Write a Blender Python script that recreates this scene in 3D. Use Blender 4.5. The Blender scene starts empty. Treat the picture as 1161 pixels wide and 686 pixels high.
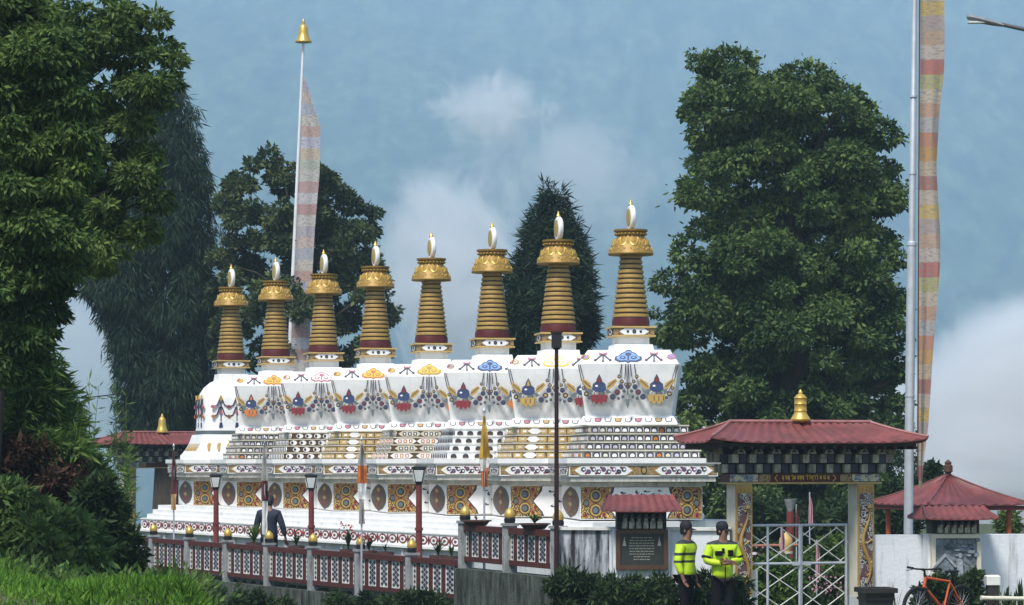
import bpy, bmesh, math, random
import numpy as np
from mathutils import Vector, Matrix

S = bpy.context.scene
C = S.collection
PI = math.pi
R = math.radians
random.seed(4)
RNG = np.random.default_rng(7)

# ------------------------------------------------------------------ camera, light
F, HZ, CX, CZ = 3000.0, 521.0, 580.5, 2.8
cam = bpy.data.cameras.new('camera')
cam_o = bpy.data.objects.new('camera', cam)
C.objects.link(cam_o)
cam_o.location = (0, 0, CZ)
cam_o.rotation_euler = (PI / 2, 0, 0)
cam.sensor_width = 36
cam.lens = 36 * F / 1161
cam.shift_y = (HZ - 343) / 1161
cam.clip_end = 20000
S.camera = cam_o

world = bpy.data.worlds.new('World')
S.world = world
world.use_nodes = True
wn = world.node_tree
sky = wn.nodes.new('ShaderNodeTexSky')
sky.sky_type = 'NISHITA'
sky.sun_disc = False
SUN_EL, SUN_AZ = R(56), R(205)
sky.sun_elevation = SUN_EL
sky.sun_rotation = SUN_AZ
wn.nodes['Background'].inputs[1].default_value = .1
wn.links.new(sky.outputs[0], wn.nodes['Background'].inputs[0])
sun = bpy.data.lights.new('sun', 'SUN')
sun.energy = 2.8
sun.angle = R(14)
sun.color = (1, .96, .9)
sun_o = bpy.data.objects.new('sun', sun)
C.objects.link(sun_o)
sun_o.rotation_euler = Vector((math.sin(SUN_AZ) * math.cos(SUN_EL), math.cos(SUN_AZ) * math.cos(SUN_EL),
                               math.sin(SUN_EL))).to_track_quat('Z', 'Y').to_euler()
S.view_settings.view_transform = 'Standard'
S.view_settings.look = 'None'
S.view_settings.exposure = .8
S.view_settings.gamma = 1
S.cycles.volume_bounces = 5
HAZE_D = .0004


def at(px, py, Y):
    """world point at depth Y for a pixel of the 1161x686 photograph"""
    return Vector(((px - CX) * Y / F, Y, CZ + (HZ - py) * Y / F))


# ------------------------------------------------------------------ materials
MATS = {}


def pbr(name, c, rough=.6, var=.15, scale=4., stretch=(1, 1, 1), dirt=None, dirt_lo=.5, dirt_hi=.72,
        bump=0., bscale=20., metal=0., spec=.35, dstretch=None):
    if name in MATS:
        return MATS[name]
    m = bpy.data.materials.new(name)
    m.use_nodes = True
    n, l = m.node_tree.nodes, m.node_tree.links
    b = n['Principled BSDF']
    b.inputs['Roughness'].default_value = rough
    b.inputs['Metallic'].default_value = metal
    b.inputs['Specular IOR Level'].default_value = spec
    tc = n.new('ShaderNodeTexCoord')
    mp = n.new('ShaderNodeMapping')
    mp.inputs['Scale'].default_value = stretch
    l.new(tc.outputs['Object'], mp.inputs[0])
    no = n.new('ShaderNodeTexNoise')
    no.inputs['Scale'].default_value = scale
    no.inputs['Detail'].default_value = 5
    l.new(mp.outputs[0], no.inputs['Vector'])
    mr = n.new('ShaderNodeMapRange')
    mr.inputs[1].default_value = .3
    mr.inputs[2].default_value = .7
    mr.inputs[3].default_value = 1 - var
    mr.inputs[4].default_value = 1 + var * .6
    l.new(no.outputs[0], mr.inputs[0])
    mx = n.new('ShaderNodeMix')
    mx.data_type = 'RGBA'
    mx.blend_type = 'MULTIPLY'
    mx.inputs[0].default_value = 1
    mx.inputs[6].default_value = (*c, 1)
    l.new(mr.outputs[0], mx.inputs[7])
    out = mx.outputs[2]
    if dirt:
        mp2 = n.new('ShaderNodeMapping')
        mp2.inputs['Scale'].default_value = dstretch or (1, 1, 1)
        l.new(tc.outputs['Object'], mp2.inputs[0])
        n2 = n.new('ShaderNodeTexNoise')
        n2.inputs['Scale'].default_value = scale * .8
        n2.inputs['Detail'].default_value = 8
        n2.inputs['Roughness'].default_value = .65
        l.new(mp2.outputs[0], n2.inputs['Vector'])
        r2 = n.new('ShaderNodeMapRange')
        r2.inputs[1].default_value = dirt_lo
        r2.inputs[2].default_value = dirt_hi
        l.new(n2.outputs[0], r2.inputs[0])
        m2 = n.new('ShaderNodeMix')
        m2.data_type = 'RGBA'
        l.new(r2.outputs[0], m2.inputs[0])
        l.new(out, m2.inputs[6])
        m2.inputs[7].default_value = (*dirt, 1)
        out = m2.outputs[2]
    l.new(out, b.inputs['Base Color'])
    if bump:
        n3 = n.new('ShaderNodeTexNoise')
        n3.inputs['Scale'].default_value = bscale
        n3.inputs['Detail'].default_value = 4
        l.new(tc.outputs['Object'], n3.inputs['Vector'])
        bp = n.new('ShaderNodeBump')
        bp.inputs['Strength'].default_value = bump
        bp.inputs['Distance'].default_value = .03
        l.new(n3.outputs[0], bp.inputs['Height'])
        l.new(bp.outputs[0], b.inputs['Normal'])
    MATS[name] = m
    return m


def leafmat(name, dark, mid, light, trans=.3, nscale=.6):
    m = bpy.data.materials.new(name)
    m.use_nodes = True
    n, l = m.node_tree.nodes, m.node_tree.links
    b = n['Principled BSDF']
    b.inputs['Roughness'].default_value = .6
    b.inputs['Specular IOR Level'].default_value = .14
    g = n.new('ShaderNodeNewGeometry')
    tc = n.new('ShaderNodeTexCoord')
    no = n.new('ShaderNodeTexNoise')
    no.inputs['Scale'].default_value = nscale
    no.inputs['Detail'].default_value = 3
    l.new(tc.outputs['Object'], no.inputs['Vector'])
    a = n.new('ShaderNodeMath')
    a.operation = 'MULTIPLY_ADD'
    a.inputs[1].default_value = 1.5
    a.inputs[2].default_value = -.45
    l.new(no.outputs[0], a.inputs[0])
    a2 = n.new('ShaderNodeMath')
    a2.operation = 'MULTIPLY_ADD'
    a2.inputs[1].default_value = .55
    l.new(g.outputs['Random Per Island'], a2.inputs[0])
    l.new(a.outputs[0], a2.inputs[2])
    r = n.new('ShaderNodeValToRGB')
    e = r.color_ramp.elements
    e[0].position, e[0].color = .2, (*dark, 1)
    e[1].position, e[1].color = 1, (*light, 1)
    x = e.new(.55)
    x.color = (*mid, 1)
    l.new(a2.outputs[0], r.inputs[0])
    l.new(r.outputs[0], b.inputs['Base Color'])
    t = n.new('ShaderNodeBsdfTranslucent')
    l.new(r.outputs[0], t.inputs[0])
    mx = n.new('ShaderNodeMixShader')
    mx.inputs[0].default_value = trans
    l.new(b.outputs[0], mx.inputs[1])
    l.new(t.outputs[0], mx.inputs[2])
    l.new(mx.outputs[0], n['Material Output'].inputs['Surface'])
    MATS[name] = m
    return m


def filigree(name, c1, c2, c3, scale):
    """scrolling painted ornament: ochre scrolls with dark outlines and a second colour in the cells"""
    m = bpy.data.materials.new(name)
    m.use_nodes = True
    n, l = m.node_tree.nodes, m.node_tree.links
    b = n['Principled BSDF']
    b.inputs['Roughness'].default_value = .5
    tc = n.new('ShaderNodeTexCoord')
    nz = n.new('ShaderNodeTexNoise')
    nz.inputs['Scale'].default_value = scale * .5
    l.new(tc.outputs['Object'], nz.inputs['Vector'])
    ad = n.new('ShaderNodeMix')
    ad.data_type = 'VECTOR'
    ad.inputs[0].default_value = .12
    l.new(tc.outputs['Object'], ad.inputs[4])
    l.new(nz.outputs['Color'], ad.inputs[5])
    v = n.new('ShaderNodeTexVoronoi')
    v.inputs['Scale'].default_value = scale
    l.new(ad.outputs[1], v.inputs['Vector'])
    mu = n.new('ShaderNodeMath')
    mu.operation = 'MULTIPLY'
    mu.inputs[1].default_value = 3.2
    l.new(v.outputs['Distance'], mu.inputs[0])
    fr = n.new('ShaderNodeMath')
    fr.operation = 'FRACT'
    l.new(mu.outputs[0], fr.inputs[0])
    r = n.new('ShaderNodeValToRGB')
    r.color_ramp.interpolation = 'CONSTANT'
    e = r.color_ramp.elements
    e[0].position, e[0].color = 0, (*c2, 1)
    e[1].position, e[1].color = .36, (*c1, 1)
    x = e.new(.85)
    x.color = (*c2, 1)
    l.new(fr.outputs[0], r.inputs[0])
    r3 = n.new('ShaderNodeMapRange')
    sp = n.new('ShaderNodeSeparateColor')
    l.new(v.outputs['Color'], sp.inputs[0])
    r3.inputs[1].default_value = .72
    r3.inputs[2].default_value = .76
    l.new(sp.outputs[0], r3.inputs[0])
    mx = n.new('ShaderNodeMix')
    mx.data_type = 'RGBA'
    l.new(r3.outputs[0], mx.inputs[0])
    l.new(r.outputs[0], mx.inputs[6])
    mx.inputs[7].default_value = (*c3, 1)
    l.new(mx.outputs[2], b.inputs['Base Color'])
    MATS[name] = m
    return m


def striped(name, cols, period, axis=2, rough=.8, trans=.35, text=True):
    """cloth printed with coloured bands along one axis, with rows of fine print"""
    m = bpy.data.materials.new(name)
    m.use_nodes = True
    n, l = m.node_tree.nodes, m.node_tree.links
    b = n['Principled BSDF']
    b.inputs['Roughness'].default_value = rough
    tc = n.new('ShaderNodeTexCoord')
    se = n.new('ShaderNodeSeparateXYZ')
    l.new(tc.outputs['Object'], se.inputs[0])
    mu = n.new('ShaderNodeMath')
    mu.operation = 'DIVIDE'
    mu.inputs[1].default_value = period
    l.new(se.outputs[axis], mu.inputs[0])
    fr = n.new('ShaderNodeMath')
    fr.operation = 'FRACT'
    l.new(mu.outputs[0], fr.inputs[0])
    r = n.new('ShaderNodeValToRGB')
    r.color_ramp.interpolation = 'CONSTANT'
    e = r.color_ramp.elements
    for i, c in enumerate(cols):
        x = e[i] if i < 2 else e.new(i / len(cols))
        x.position = i / len(cols)
        x.color = (*c, 1)
    l.new(fr.outputs[0], r.inputs[0])
    out = r.outputs[0]
    if text:
        br = n.new('ShaderNodeTexNoise')
        mp = n.new('ShaderNodeMapping')
        mp.inputs['Scale'].default_value = (6, 6, 22)
        l.new(tc.outputs['Object'], mp.inputs[0])
        l.new(mp.outputs[0], br.inputs['Vector'])
        br.inputs['Scale'].default_value = 1.6
        br.inputs['Detail'].default_value = 6
        r2 = n.new('ShaderNodeMapRange')
        r2.inputs[1].default_value = .5
        r2.inputs[2].default_value = .62
        r2.inputs[4].default_value = .75
        l.new(br.outputs[0], r2.inputs[0])
        mx = n.new('ShaderNodeMix')
        mx.data_type = 'RGBA'
        l.new(r2.outputs[0], mx.inputs[0])
        l.new(out, mx.inputs[6])
        mx.inputs[7].default_value = (.3, .25, .25, 1)
        out = mx.outputs[2]
    l.new(out, b.inputs['Base Color'])
    t = n.new('ShaderNodeBsdfTranslucent')
    l.new(out, t.inputs[0])
    ms = n.new('ShaderNodeMixShader')
    ms.inputs[0].default_value = trans
    l.new(b.outputs[0], ms.inputs[1])
    l.new(t.outputs[0], ms.inputs[2])
    l.new(ms.outputs[0], n['Material Output'].inputs['Surface'])
    MATS[name] = m
    return m


WHITE = pbr('white_paint', (.8, .8, .78), .6, .1, 2.5, dirt=(.36, .36, .33), dirt_lo=.56, dirt_hi=.95, dstretch=(3.5, 3.5, .6), bump=.15, bscale=6)
OFFW = pbr('weathered_white', (.66, .66, .62), .7, .14, 3, dirt=(.3, .31, .29), dirt_lo=.5, dirt_hi=.8, dstretch=(3, 3, .5))
CREAM = pbr('cream_paint', (.62, .58, .46), .6, .12, 4, dirt=(.3, .28, .22), dirt_lo=.55, dirt_hi=.85, dstretch=(3, 3, .6))
GOLD = pbr('gold_paint', (.4, .25, .065), .5, .2, 6, metal=.25, spec=.5)
GOLDB = pbr('polished_gold', (.6, .4, .09), .38, .12, 5, metal=.5, spec=.5)
OCHRE = pbr('ochre_paint', (.52, .36, .13), .5, .2, 8)
GOLDK = pbr('dark_gold', (.09, .055, .02), .6, .2, 8)
MAROON = pbr('maroon_paint', (.09, .012, .012), .5, .2, 6)
REDWOOD = pbr('red_brown_wood', (.075, .016, .013), .55, .25, 7)
ROOFR = pbr('red_corrugated_metal', (.18, .05, .047), .5, .35, 2.5, dirt=(.09, .04, .035), dirt_lo=.48, dirt_hi=.72, dstretch=(1, 3, 1))
WCREAM = pbr('grimy_cream', (.4, .38, .3), .7, .3, 6, dirt=(.1, .1, .085), dirt_lo=.42, dirt_hi=.66, dstretch=(3, 3, 1))
DARKW = pbr('dark_timber', (.022, .02, .018), .7, .3, 6)
BLACK = pbr('black_metal', (.015, .015, .017), .4, .2, 8)
GREYC = pbr('grey_concrete', (.29, .3, .3), .8, .2, 5, dirt=(.07, .075, .07), dirt_lo=.5, dirt_hi=.75, bump=.3, dstretch=(2, 2, .6))
BASEG = pbr('pale_grey_plaster', (.5, .52, .52), .8, .15, 2, dirt=(.25, .27, .27), dirt_lo=.5, dirt_hi=.8, dstretch=(3, 3, .4))
STEEL = pbr('galvanised_steel', (.5, .53, .56), .45, .12, 6, metal=.4)
MOSS = pbr('mossy_stained_concrete', (.09, .1, .085), .9, .4, 2.5, dirt=(.012, .016, .01), dirt_lo=.42, dirt_hi=.62, bump=.5, dstretch=(3, 3, .6))
STAINW = pbr('black_stained_wall', (.5, .53, .57), .85, .2, 2.2, dirt=(.022, .026, .03), dirt_lo=.34, dirt_hi=.56, bump=.3, dstretch=(4, 4, .55))
PLASTER = pbr('white_wall_plaster', (.66, .69, .71), .8, .1, 1.5, dirt=(.2, .21, .21), dirt_lo=.58, dirt_hi=.82, bump=.2, dstretch=(4, 4, .5))
OB = {k: pbr('paint_' + k, c, .5, .12, 9) for k, c in dict(
    dark=(.035, .035, .06), blue=(.025, .045, .12), gold=(.4, .26, .06), red=(.2, .016, .022), orange=(.5, .16, .03),
    white=(.8, .8, .78), pink=(.42, .12, .17), teal=(.1, .13, .135), lilac=(.5, .46, .54), yellow=(.66, .46, .06),
    ltblue=(.16, .3, .6), grey=(.2, .19, .15), brown=(.085, .045, .026), violet=(.16, .06, .16), red_brown=(.17, .035, .03)).items()}
FIL_GOLD = filigree('gold_scroll_panel', (.5, .33, .1), (.035, .02, .012), (.3, .14, .045), 10)
FIL_FINE = filigree('fine_gold_scroll', (.42, .29, .11), (.06, .035, .02), (.3, .2, .09), 17)
FIL_RED = filigree('red_white_fretwork', (.68, .65, .6), (.12, .02, .022), (.6, .5, .45), 5)
FIL_DRAG = filigree('cloud_carving', (.42, .4, .37), (.025, .018, .02), (.1, .05, .05), 13)
FIL_BLUE = filigree('blue_lintel_carving', (.3, .36, .4), (.05, .07, .1), (.5, .45, .3), 18)
SKIN = pbr('brown_skin', (.2, .1, .065), .55, .1, 10)
HAIR = pbr('black_hair', (.012, .011, .012), .6, .2, 20)


# ------------------------------------------------------------------ mesh building
class MB:
    def __init__(s):
        s.v, s.f, s.m = [], [], []

    def add(s, vs, fs, mi=0):
        o = len(s.v)
        s.v += [tuple(x) for x in vs]
        s.f += [tuple(i + o for i in f) for f in fs]
        s.m += [mi] * len(fs)

    def box(s, x0, x1, y0, y1, z0, z1, mi=0, M=None):
        vs = [(x, y, z) for z in (z0, z1) for y in (y0, y1) for x in (x0, x1)]
        if M is not None:
            vs = [M @ Vector(v) for v in vs]
        s.add(vs, [(0, 2, 3, 1), (4, 5, 7, 6), (0, 1, 5, 4), (2, 6, 7, 3), (0, 4, 6, 2), (1, 3, 7, 5)], mi)

    def loft(s, levels, mi=0, seg=4, rot=PI / 4, rnd=0):
        """stack of squares [(half, z)] (seg 4) or superellipse rings"""
        rings = []
        for h, z in levels:
            hx, hy = (h if isinstance(h, tuple) else (h, h))
            if seg == 4:
                rings.append([(-hx, -hy, z), (hx, -hy, z), (hx, hy, z), (-hx, hy, z)])
            else:
                ring = []
                for i in range(seg):
                    a = 2 * PI * i / seg
                    c_, s_ = math.cos(a), math.sin(a)
                    p = 2 / (rnd or 2)
                    ring.append((hx * math.copysign(abs(c_) ** p, c_), hy * math.copysign(abs(s_) ** p, s_), z))
                rings.append(ring)
        s.rings(rings, mi)

    def rings(s, rings, mi=0, cap=True):
        n = len(rings[0])
        vs = [p for r in rings for p in r]
        fs = []
        for k in range(len(rings) - 1):
            for i in range(n):
                j = (i + 1) % n
                fs.append((k * n + i, k * n + j, (k + 1) * n + j, (k + 1) * n + i))
        if cap:
            fs.append(tuple(reversed(range(n))))
            fs.append(tuple((len(rings) - 1) * n + i for i in range(n)))
        s.add(vs, fs, mi)

    def lathe(s, prof, n=20, c=(0, 0, 0), mi=0):
        s.rings([[(c[0] + r * math.cos(2 * PI * i / n), c[1] + r * math.sin(2 * PI * i / n), c[2] + z) for i in range(n)]
                 for r, z in prof], mi)

    def tube(s, pts, rad, n=8, mi=0):
        pts = [Vector(p) for p in pts]
        if not hasattr(rad, '__len__'):
            rad = [rad] * len(pts)
        rings = []
        for i, p in enumerate(pts):
            d = (pts[min(i + 1, len(pts) - 1)] - pts[max(i - 1, 0)])
            d = d.normalized() if d.length > 1e-9 else Vector((0, 0, 1))
            up = Vector((0, 0, 1)) if abs(d.z) < .9 else Vector((0, 1, 0))
            a = d.cross(up).normalized()
            b = d.cross(a).normalized()
            rings.append([p + rad[i] * (a * math.cos(2 * PI * k / n) + b * math.sin(2 * PI * k / n)) for k in range(n)])
        s.rings([[tuple(q) for q in r] for r in rings], mi)

    def plate(s, poly, fr, t, mi=0, back=.006):
        """flat relief: 2-D outline set on a face frame (origin, U, V), raised by t"""
        o, U, V = (Vector(x) for x in fr)
        N = U.cross(V).normalized()
        n = len(poly)
        vs = [o + U * u + V * v - N * back for u, v in poly] + [o + U * u + V * v + N * t for u, v in poly]
        fs = [tuple(range(n, 2 * n)), tuple(reversed(range(n)))]
        fs += [(i, (i + 1) % n, n + (i + 1) % n, n + i) for i in range(n)]
        s.add(vs, fs, mi)

    def build(s, name, mats, parent=None, smooth=False, label=None):
        o = bpy.data.objects.new(name, s.mesh(name, mats, smooth))
        C.objects.link(o)
        if parent is not None:
            o.parent = parent
        if label:
            o['label'] = label
        return o

    def mesh(s, name, mats, smooth=False):
        me = bpy.data.meshes.new(name)
        me.from_pydata(s.v, [], s.f)
        if not isinstance(mats, (list, tuple)):
            mats = [mats]
        for m in mats:
            me.materials.append(m)
        me.polygons.foreach_set('material_index', s.m)
        if smooth:
            me.polygons.foreach_set('use_smooth', [True] * len(s.f))
            try:
                me.set_sharp_from_angle(angle=R(40))
            except Exception:
                pass
        me.update()
        return me


CACHE = {}


def cached(key, fn, name, mats, parent, smooth=False, label=None):
    """one object per call, sharing the mesh built the first time"""
    if key not in CACHE:
        mb = MB()
        fn(mb)
        CACHE[key] = mb.mesh(name, mats, smooth)
    o = bpy.data.objects.new(name, CACHE[key])
    C.objects.link(o)
    o.parent = parent
    if label:
        o['label'] = label
    return o


def tag(o, label=None, cat=None, group=None, kind=None):
    if label:
        o['label'] = label
    if cat:
        o['category'] = cat
    if group:
        o['group'] = group
    if kind:
        o['kind'] = kind
    return o


def thing(name, label, cat, loc=(0, 0, 0), rz=0, group=None):
    o = bpy.data.objects.new(name, None)
    C.objects.link(o)
    o.empty_display_size = .2
    o.location = loc
    o.rotation_euler = (0, 0, rz)
    return tag(o, label, cat, group)


def ell(cx, cy, rx, ry=None, n=12):
    ry = ry or rx
    return [(cx + rx * math.cos(2 * PI * i / n), cy + ry * math.sin(2 * PI * i / n)) for i in range(n)]


def rect(x0, x1, y0, y1):
    return [(x0, y0), (x1, y0), (x1, y1), (x0, y1)]


def seg2(p, q, w):
    d = Vector((q[0] - p[0], q[1] - p[1])).normalized()
    a = Vector((-d.y, d.x)) * w / 2
    return [(p[0] - a.x, p[1] - a.y), (q[0] - a.x, q[1] - a.y), (q[0] + a.x, q[1] + a.y), (p[0] + a.x, p[1] + a.y)]


def sc(poly, k):
    return [(u * k, v * k) for u, v in poly]


def hexa(cx, cy, w, h, p):
    return [(cx - w, cy), (cx - w + p, cy - h), (cx + w - p, cy - h), (cx + w, cy), (cx + w - p, cy + h), (cx - w + p, cy + h)]


def arch(cx, y0, w, h, n=6):
    return [(cx - w, y0), (cx + w, y0)] + [(cx + w * math.cos(PI * i / n), y0 + h * .45 + h * .55 * math.sin(PI * i / n)) for i in range(n + 1)]


def side_frame(k, half, z, tilt=0.):
    """frame on side k (0 front, 1 left, 2 back, 3 right) of a square of that half width"""
    a = -PI / 2 * k
    M = Matrix.Rotation(a, 3, 'Z')
    o = M @ Vector((0, -half, 0)) + Vector((0, 0, z))
    V = M @ Vector((0, math.sin(tilt), math.cos(tilt)))
    return (o, M @ Vector((1, 0, 0)), V)


# ------------------------------------------------------------------ ground, hill, haze, mist
def sstep(t):
    t = max(0., min(1., t))
    return t * t * (3 - 2 * t)


def ground_z(x, y):
    z = 0.
    if y < 66:
        bank = sstep((-.083 * y - x) / (.042 * y)) * sstep((55 - y) / 9)
        xf = -8.94 + (66 - y) * .549
        low = sstep((1.0 - x) / 3.5) * (sstep((xf + .05 - x) / .3) if y > 51 else 1.) * sstep((y - 8) / 10)
        full = 2.72 - .0462 * max(y, 22) + .035 * math.sin(x * 1.7) + .03 * math.sin(y * .9)
        z = -.9 * low * (1 - bank) + full * bank * sstep((y - 16) / 7)
        z += max(0, -x - .172 * y) * .3 * bank * sstep((y - 18) / 12)
    if y > 110:
        z -= 62 * sstep((y - 110) / 400)
    return z


def build_ground():
    xs = sorted(set(list(np.arange(-14, 14.1, .25)) + [-2900, -1600, -1000, -500, -250, -120, -70, -45, -30, -20, 20, 30, 45, 70, 120, 250, 500, 1000, 1600, 2900]))
    ys = sorted(set(list(np.arange(-20, 120, .5)) + [-60, 140, 170, 200, 250, 300, 380, 450, 520, 800, 1200, 1600, 2600]))
    vs = [(x, y, ground_z(x, y)) for y in ys for x in xs]
    n = len(xs)
    fs = [(j * n + i, j * n + i + 1, (j + 1) * n + i + 1, (j + 1) * n + i) for j in range(len(ys) - 1) for i in range(n - 1)]
    mb = MB()
    mb.add(vs, fs)
    g = mb.build('ground', pbr('earth_and_grass', (.06, .075, .03), .95, .4, 1.5, dirt=(.09, .075, .05), dirt_lo=.5, dirt_hi=.7, bump=.6, bscale=8), smooth=True)
    tag(g, kind='structure')


build_ground()


def build_hill():
    nx, ny = 220, 90
    vs = []
    ph = RNG.uniform(0, 6.28, 40)
    for j in range(ny + 1):
        v = j / ny
        for i in range(nx + 1):
            u = i / nx
            x = -3000 + 6000 * u
            y = 2300 + 1900 * v
            z = -64 + 960 * v ** 1.05
            for k in range(6):
                z += (60 / (k + 1)) * math.sin(x * .0022 * (k + 1) + ph[k] + y * .0009 * (k + 2)) * min(1, v * 4)
            z += RNG.uniform(-1.5, 1.5) * min(1, v * 6)
            vs.append((x, y, z))
    n = nx + 1
    mb = MB()
    mb.add(vs, [(j * n + i, j * n + i + 1, (j + 1) * n + i + 1, (j + 1) * n + i) for j in range(ny) for i in range(nx)])
    h = mb.build('hill', pbr('forested_slope', (.11, .15, .075), 1, .5, .08, stretch=(1, .1, .8), dirt=(.012, .018, .012), dirt_lo=.4, dirt_hi=.66, dstretch=(.45, .05, .3), spec=0.))
    tag(h, kind='structure')


build_hill()


def volume_mat(name, color, dens):
    m = bpy.data.materials.new(name)
    m.use_nodes = True
    n = m.node_tree
    n.nodes.remove(n.nodes['Principled BSDF'])
    pv = n.nodes.new('ShaderNodeVolumePrincipled')
    pv.inputs['Density'].default_value = dens
    pv.inputs['Color'].default_value = (*color, 1)
    n.links.new(pv.outputs[0], n.nodes['Material Output'].inputs['Volume'])
    return m, pv


mb = MB()
mb.box(-3100, 3100, -80, 4300, -110, 1010)
tag(mb.build('haze', volume_mat('pale_blue_haze', (.56, .79, .97), HAZE_D)[0]), kind='stuff')


def mist(loc, scl, dens, scale, lo=.45, hi=.8, off=(0, 0, 0), fall=(.28, -.35)):
    m, pv = volume_mat('white_mist', (1, 1, 1), dens)
    m.cycles.volume_step_rate = .3
    n, l = m.node_tree.nodes, m.node_tree.links
    tc = n.new('ShaderNodeTexCoord')
    mp = n.new('ShaderNodeMapping')
    mp.inputs['Location'].default_value = off
    mp.inputs['Scale'].default_value = (1, scl[1] / scl[0], min(1.2, scl[2] / scl[0]))
    l.new(tc.outputs['Object'], mp.inputs[0])
    no = n.new('ShaderNodeTexNoise')
    no.inputs['Scale'].default_value = scale
    no.inputs['Detail'].default_value = 8
    no.inputs['Roughness'].default_value = .64
    no.inputs['Distortion'].default_value = 1.3
    l.new(mp.outputs[0], no.inputs['Vector'])
    ln = n.new('ShaderNodeVectorMath')
    ln.operation = 'LENGTH'
    l.new(tc.outputs['Object'], ln.inputs[0])
    mr = n.new('ShaderNodeMapRange')
    mr.inputs[1].default_value = .2
    mr.inputs[2].default_value = 1
    mr.inputs[3].default_value = fall[0]
    mr.inputs[4].default_value = fall[1]
    l.new(ln.outputs['Value'], mr.inputs[0])
    ad = n.new('ShaderNodeMath')
    l.new(no.outputs[0], ad.inputs[0])
    l.new(mr.outputs[0], ad.inputs[1])
    m2 = n.new('ShaderNodeMapRange')
    m2.inputs[1].default_value = lo
    m2.inputs[2].default_value = hi
    m2.inputs[3].default_value = 0
    m2.inputs[4].default_value = dens
    l.new(ad.outputs[0], m2.inputs[0])
    l.new(m2.outputs[0], pv.inputs['Density'])
    b = MB()
    k = 14
    b.lathe([(math.sin(PI * (i + .02) / (k + .04)), -math.cos(PI * (i + .02) / (k + .04))) for i in range(k + 1)], 24)
    o = b.build('mist', m)
    o.location = loc
    o.scale = scl
    return tag(o, kind='stuff')


mist(at(515, 320, 620), (34, 24, 52), .3, 2.6, lo=.42, hi=1.0, off=(1.3, .2, 4.1), fall=(.28, -.5))
mist(at(560, 125, 640), (34, 14, 20), .3, 3.6, lo=.58, hi=1.0, off=(7.1, 3, 1))
mist(at(640, 200, 660), (40, 16, 36), .12, 2.4, lo=.5, hi=1.0, off=(3, 6, 2))
mist(at(1160, 560, 500), (44, 28, 56), .7, 1.2, lo=.2, hi=1.1, off=(4, 1.7, 2), fall=(.45, -.75))
mist(at(60, 400, 600), (46, 26, 50), .07, 1.7, lo=.3, hi=1.0, off=(9, 5, 3), fall=(.3, -.6))
mist(at(690, 520, 640), (80, 24, 36), .2, 1.9, lo=.35, hi=1.0, off=(2, 8, 3), fall=(.3, -.55))

# ------------------------------------------------------------------ the row of stupas
def relief_garlands(mb, half_top, z_top, half_bot, z_bot, lft, rgt, med, sides=(0,)):
    """swags, jewels and petals painted in relief on each sloping face of the dome"""
    K = 1 / 210.
    tilt = -math.atan2(half_top - half_bot, z_top - z_bot)
    D, BL, GO, RE, OR, WH, PK, TE = range(8)
    for s in sides:
        fr = side_frame(s, half_top, z_top, -tilt)
        fr = (fr[0], fr[1], fr[2])

        def P(poly, t, mi):
            mb.plate(sc([(u, -v) for u, v in poly], K)[::-1], fr, t, mi, back=.012)

        for i, u in enumerate((-40, -15, 15, 40)):
            P(seg2((u * .75, 2), (u, 62 + 14 * (i % 2)), 4), .01, D)
        P(seg2((0, 2), (0, 150), 5), .008, D)
        for sg, cl, cl2 in ((-1, lft, GO), (1, rgt, GO)):
            # outer strings down the corner
            for q in range(2):
                p0, p1, p2 = (sg * (238 - 8 * q), 4), (sg * (222 - 14 * q), 80 + 6 * q), (sg * (190 - 16 * q), 140 + 8 * q)
                P(seg2(p0, p1, 3.5), .009 + .001 * q, D)
                P(seg2(p1, p2, 3.5), .009 + .001 * q, D)
            # beads of the swag
            for u, v, r in ((42, 62, 9), (28, 86, 9), (34, 112, 13), (50, 138, 14), (72, 160, 14), (18, 132, 8), (24, 160, 7), (44, 168, 7),
                            (198, 146, 12), (212, 118, 9), (184, 164, 8), (10, 100, 9)):
                P(ell(sg * u, v, r), .016, D)
                P(ell(sg * u, v, r * .5, n=8), .022, ((RE, BL, WH)[int(v) % 3] if r > 12 else (TE if r < 9 else GO)))
            # jewel on its leaves
            c = sg * 137
            for w in (-1, 1):
                P([(c + w * 34, 118), (c + w * 44, 92), (c + w * 78, 72), (c + w * 86, 84), (c + w * 70, 106), (c + w * 48, 124)], .012, GO)
                P(seg2((c + w * 42, 112), (c + w * 76, 82), 4), .016, D)
                P([(c + w * 26, 128), (c + w * 40, 122), (c + w * 58, 138), (c + w * 40, 146)], .013, TE)
            P([(c - 34, 122), (c - 30, 98), (c - 14, 86), (c, 84), (c + 14, 86), (c + 30, 98), (c + 34, 122), (c + 18, 136), (c - 18, 136)], .02, BL)
            P([(c - 16, 92), (c - 11, 72), (c, 50), (c + 11, 72), (c + 16, 92), (c, 100)], .024, D)
            P([(c - 8, 90), (c - 5, 74), (c, 62), (c + 5, 74), (c + 8, 90)], .028, RE)
            P(ell(c - 12, 108, 7, 5, 8), .026, WH)
            P([(c - 42, 156), (c - 30, 150), (c + 30, 150), (c + 42, 156), (c + 34, 190), (c + 24, 180), (c + 12, 198), (c, 182),
               (c - 12, 198), (c - 24, 180), (c - 34, 190)], .018, cl)
            for q in (-22, 0, 22):
                P(seg2((c + q, 138), (c + q, 156), 4), .015, D)
                P(seg2((c + q + 11, 156), (c + q + 11, 180), 4), .021, D)
        P([(-10, 172), (10, 172), (7, 200), (0, 216), (-7, 200)], .014, TE)
        P(ell(0, 110, 12), .02, D)


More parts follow.
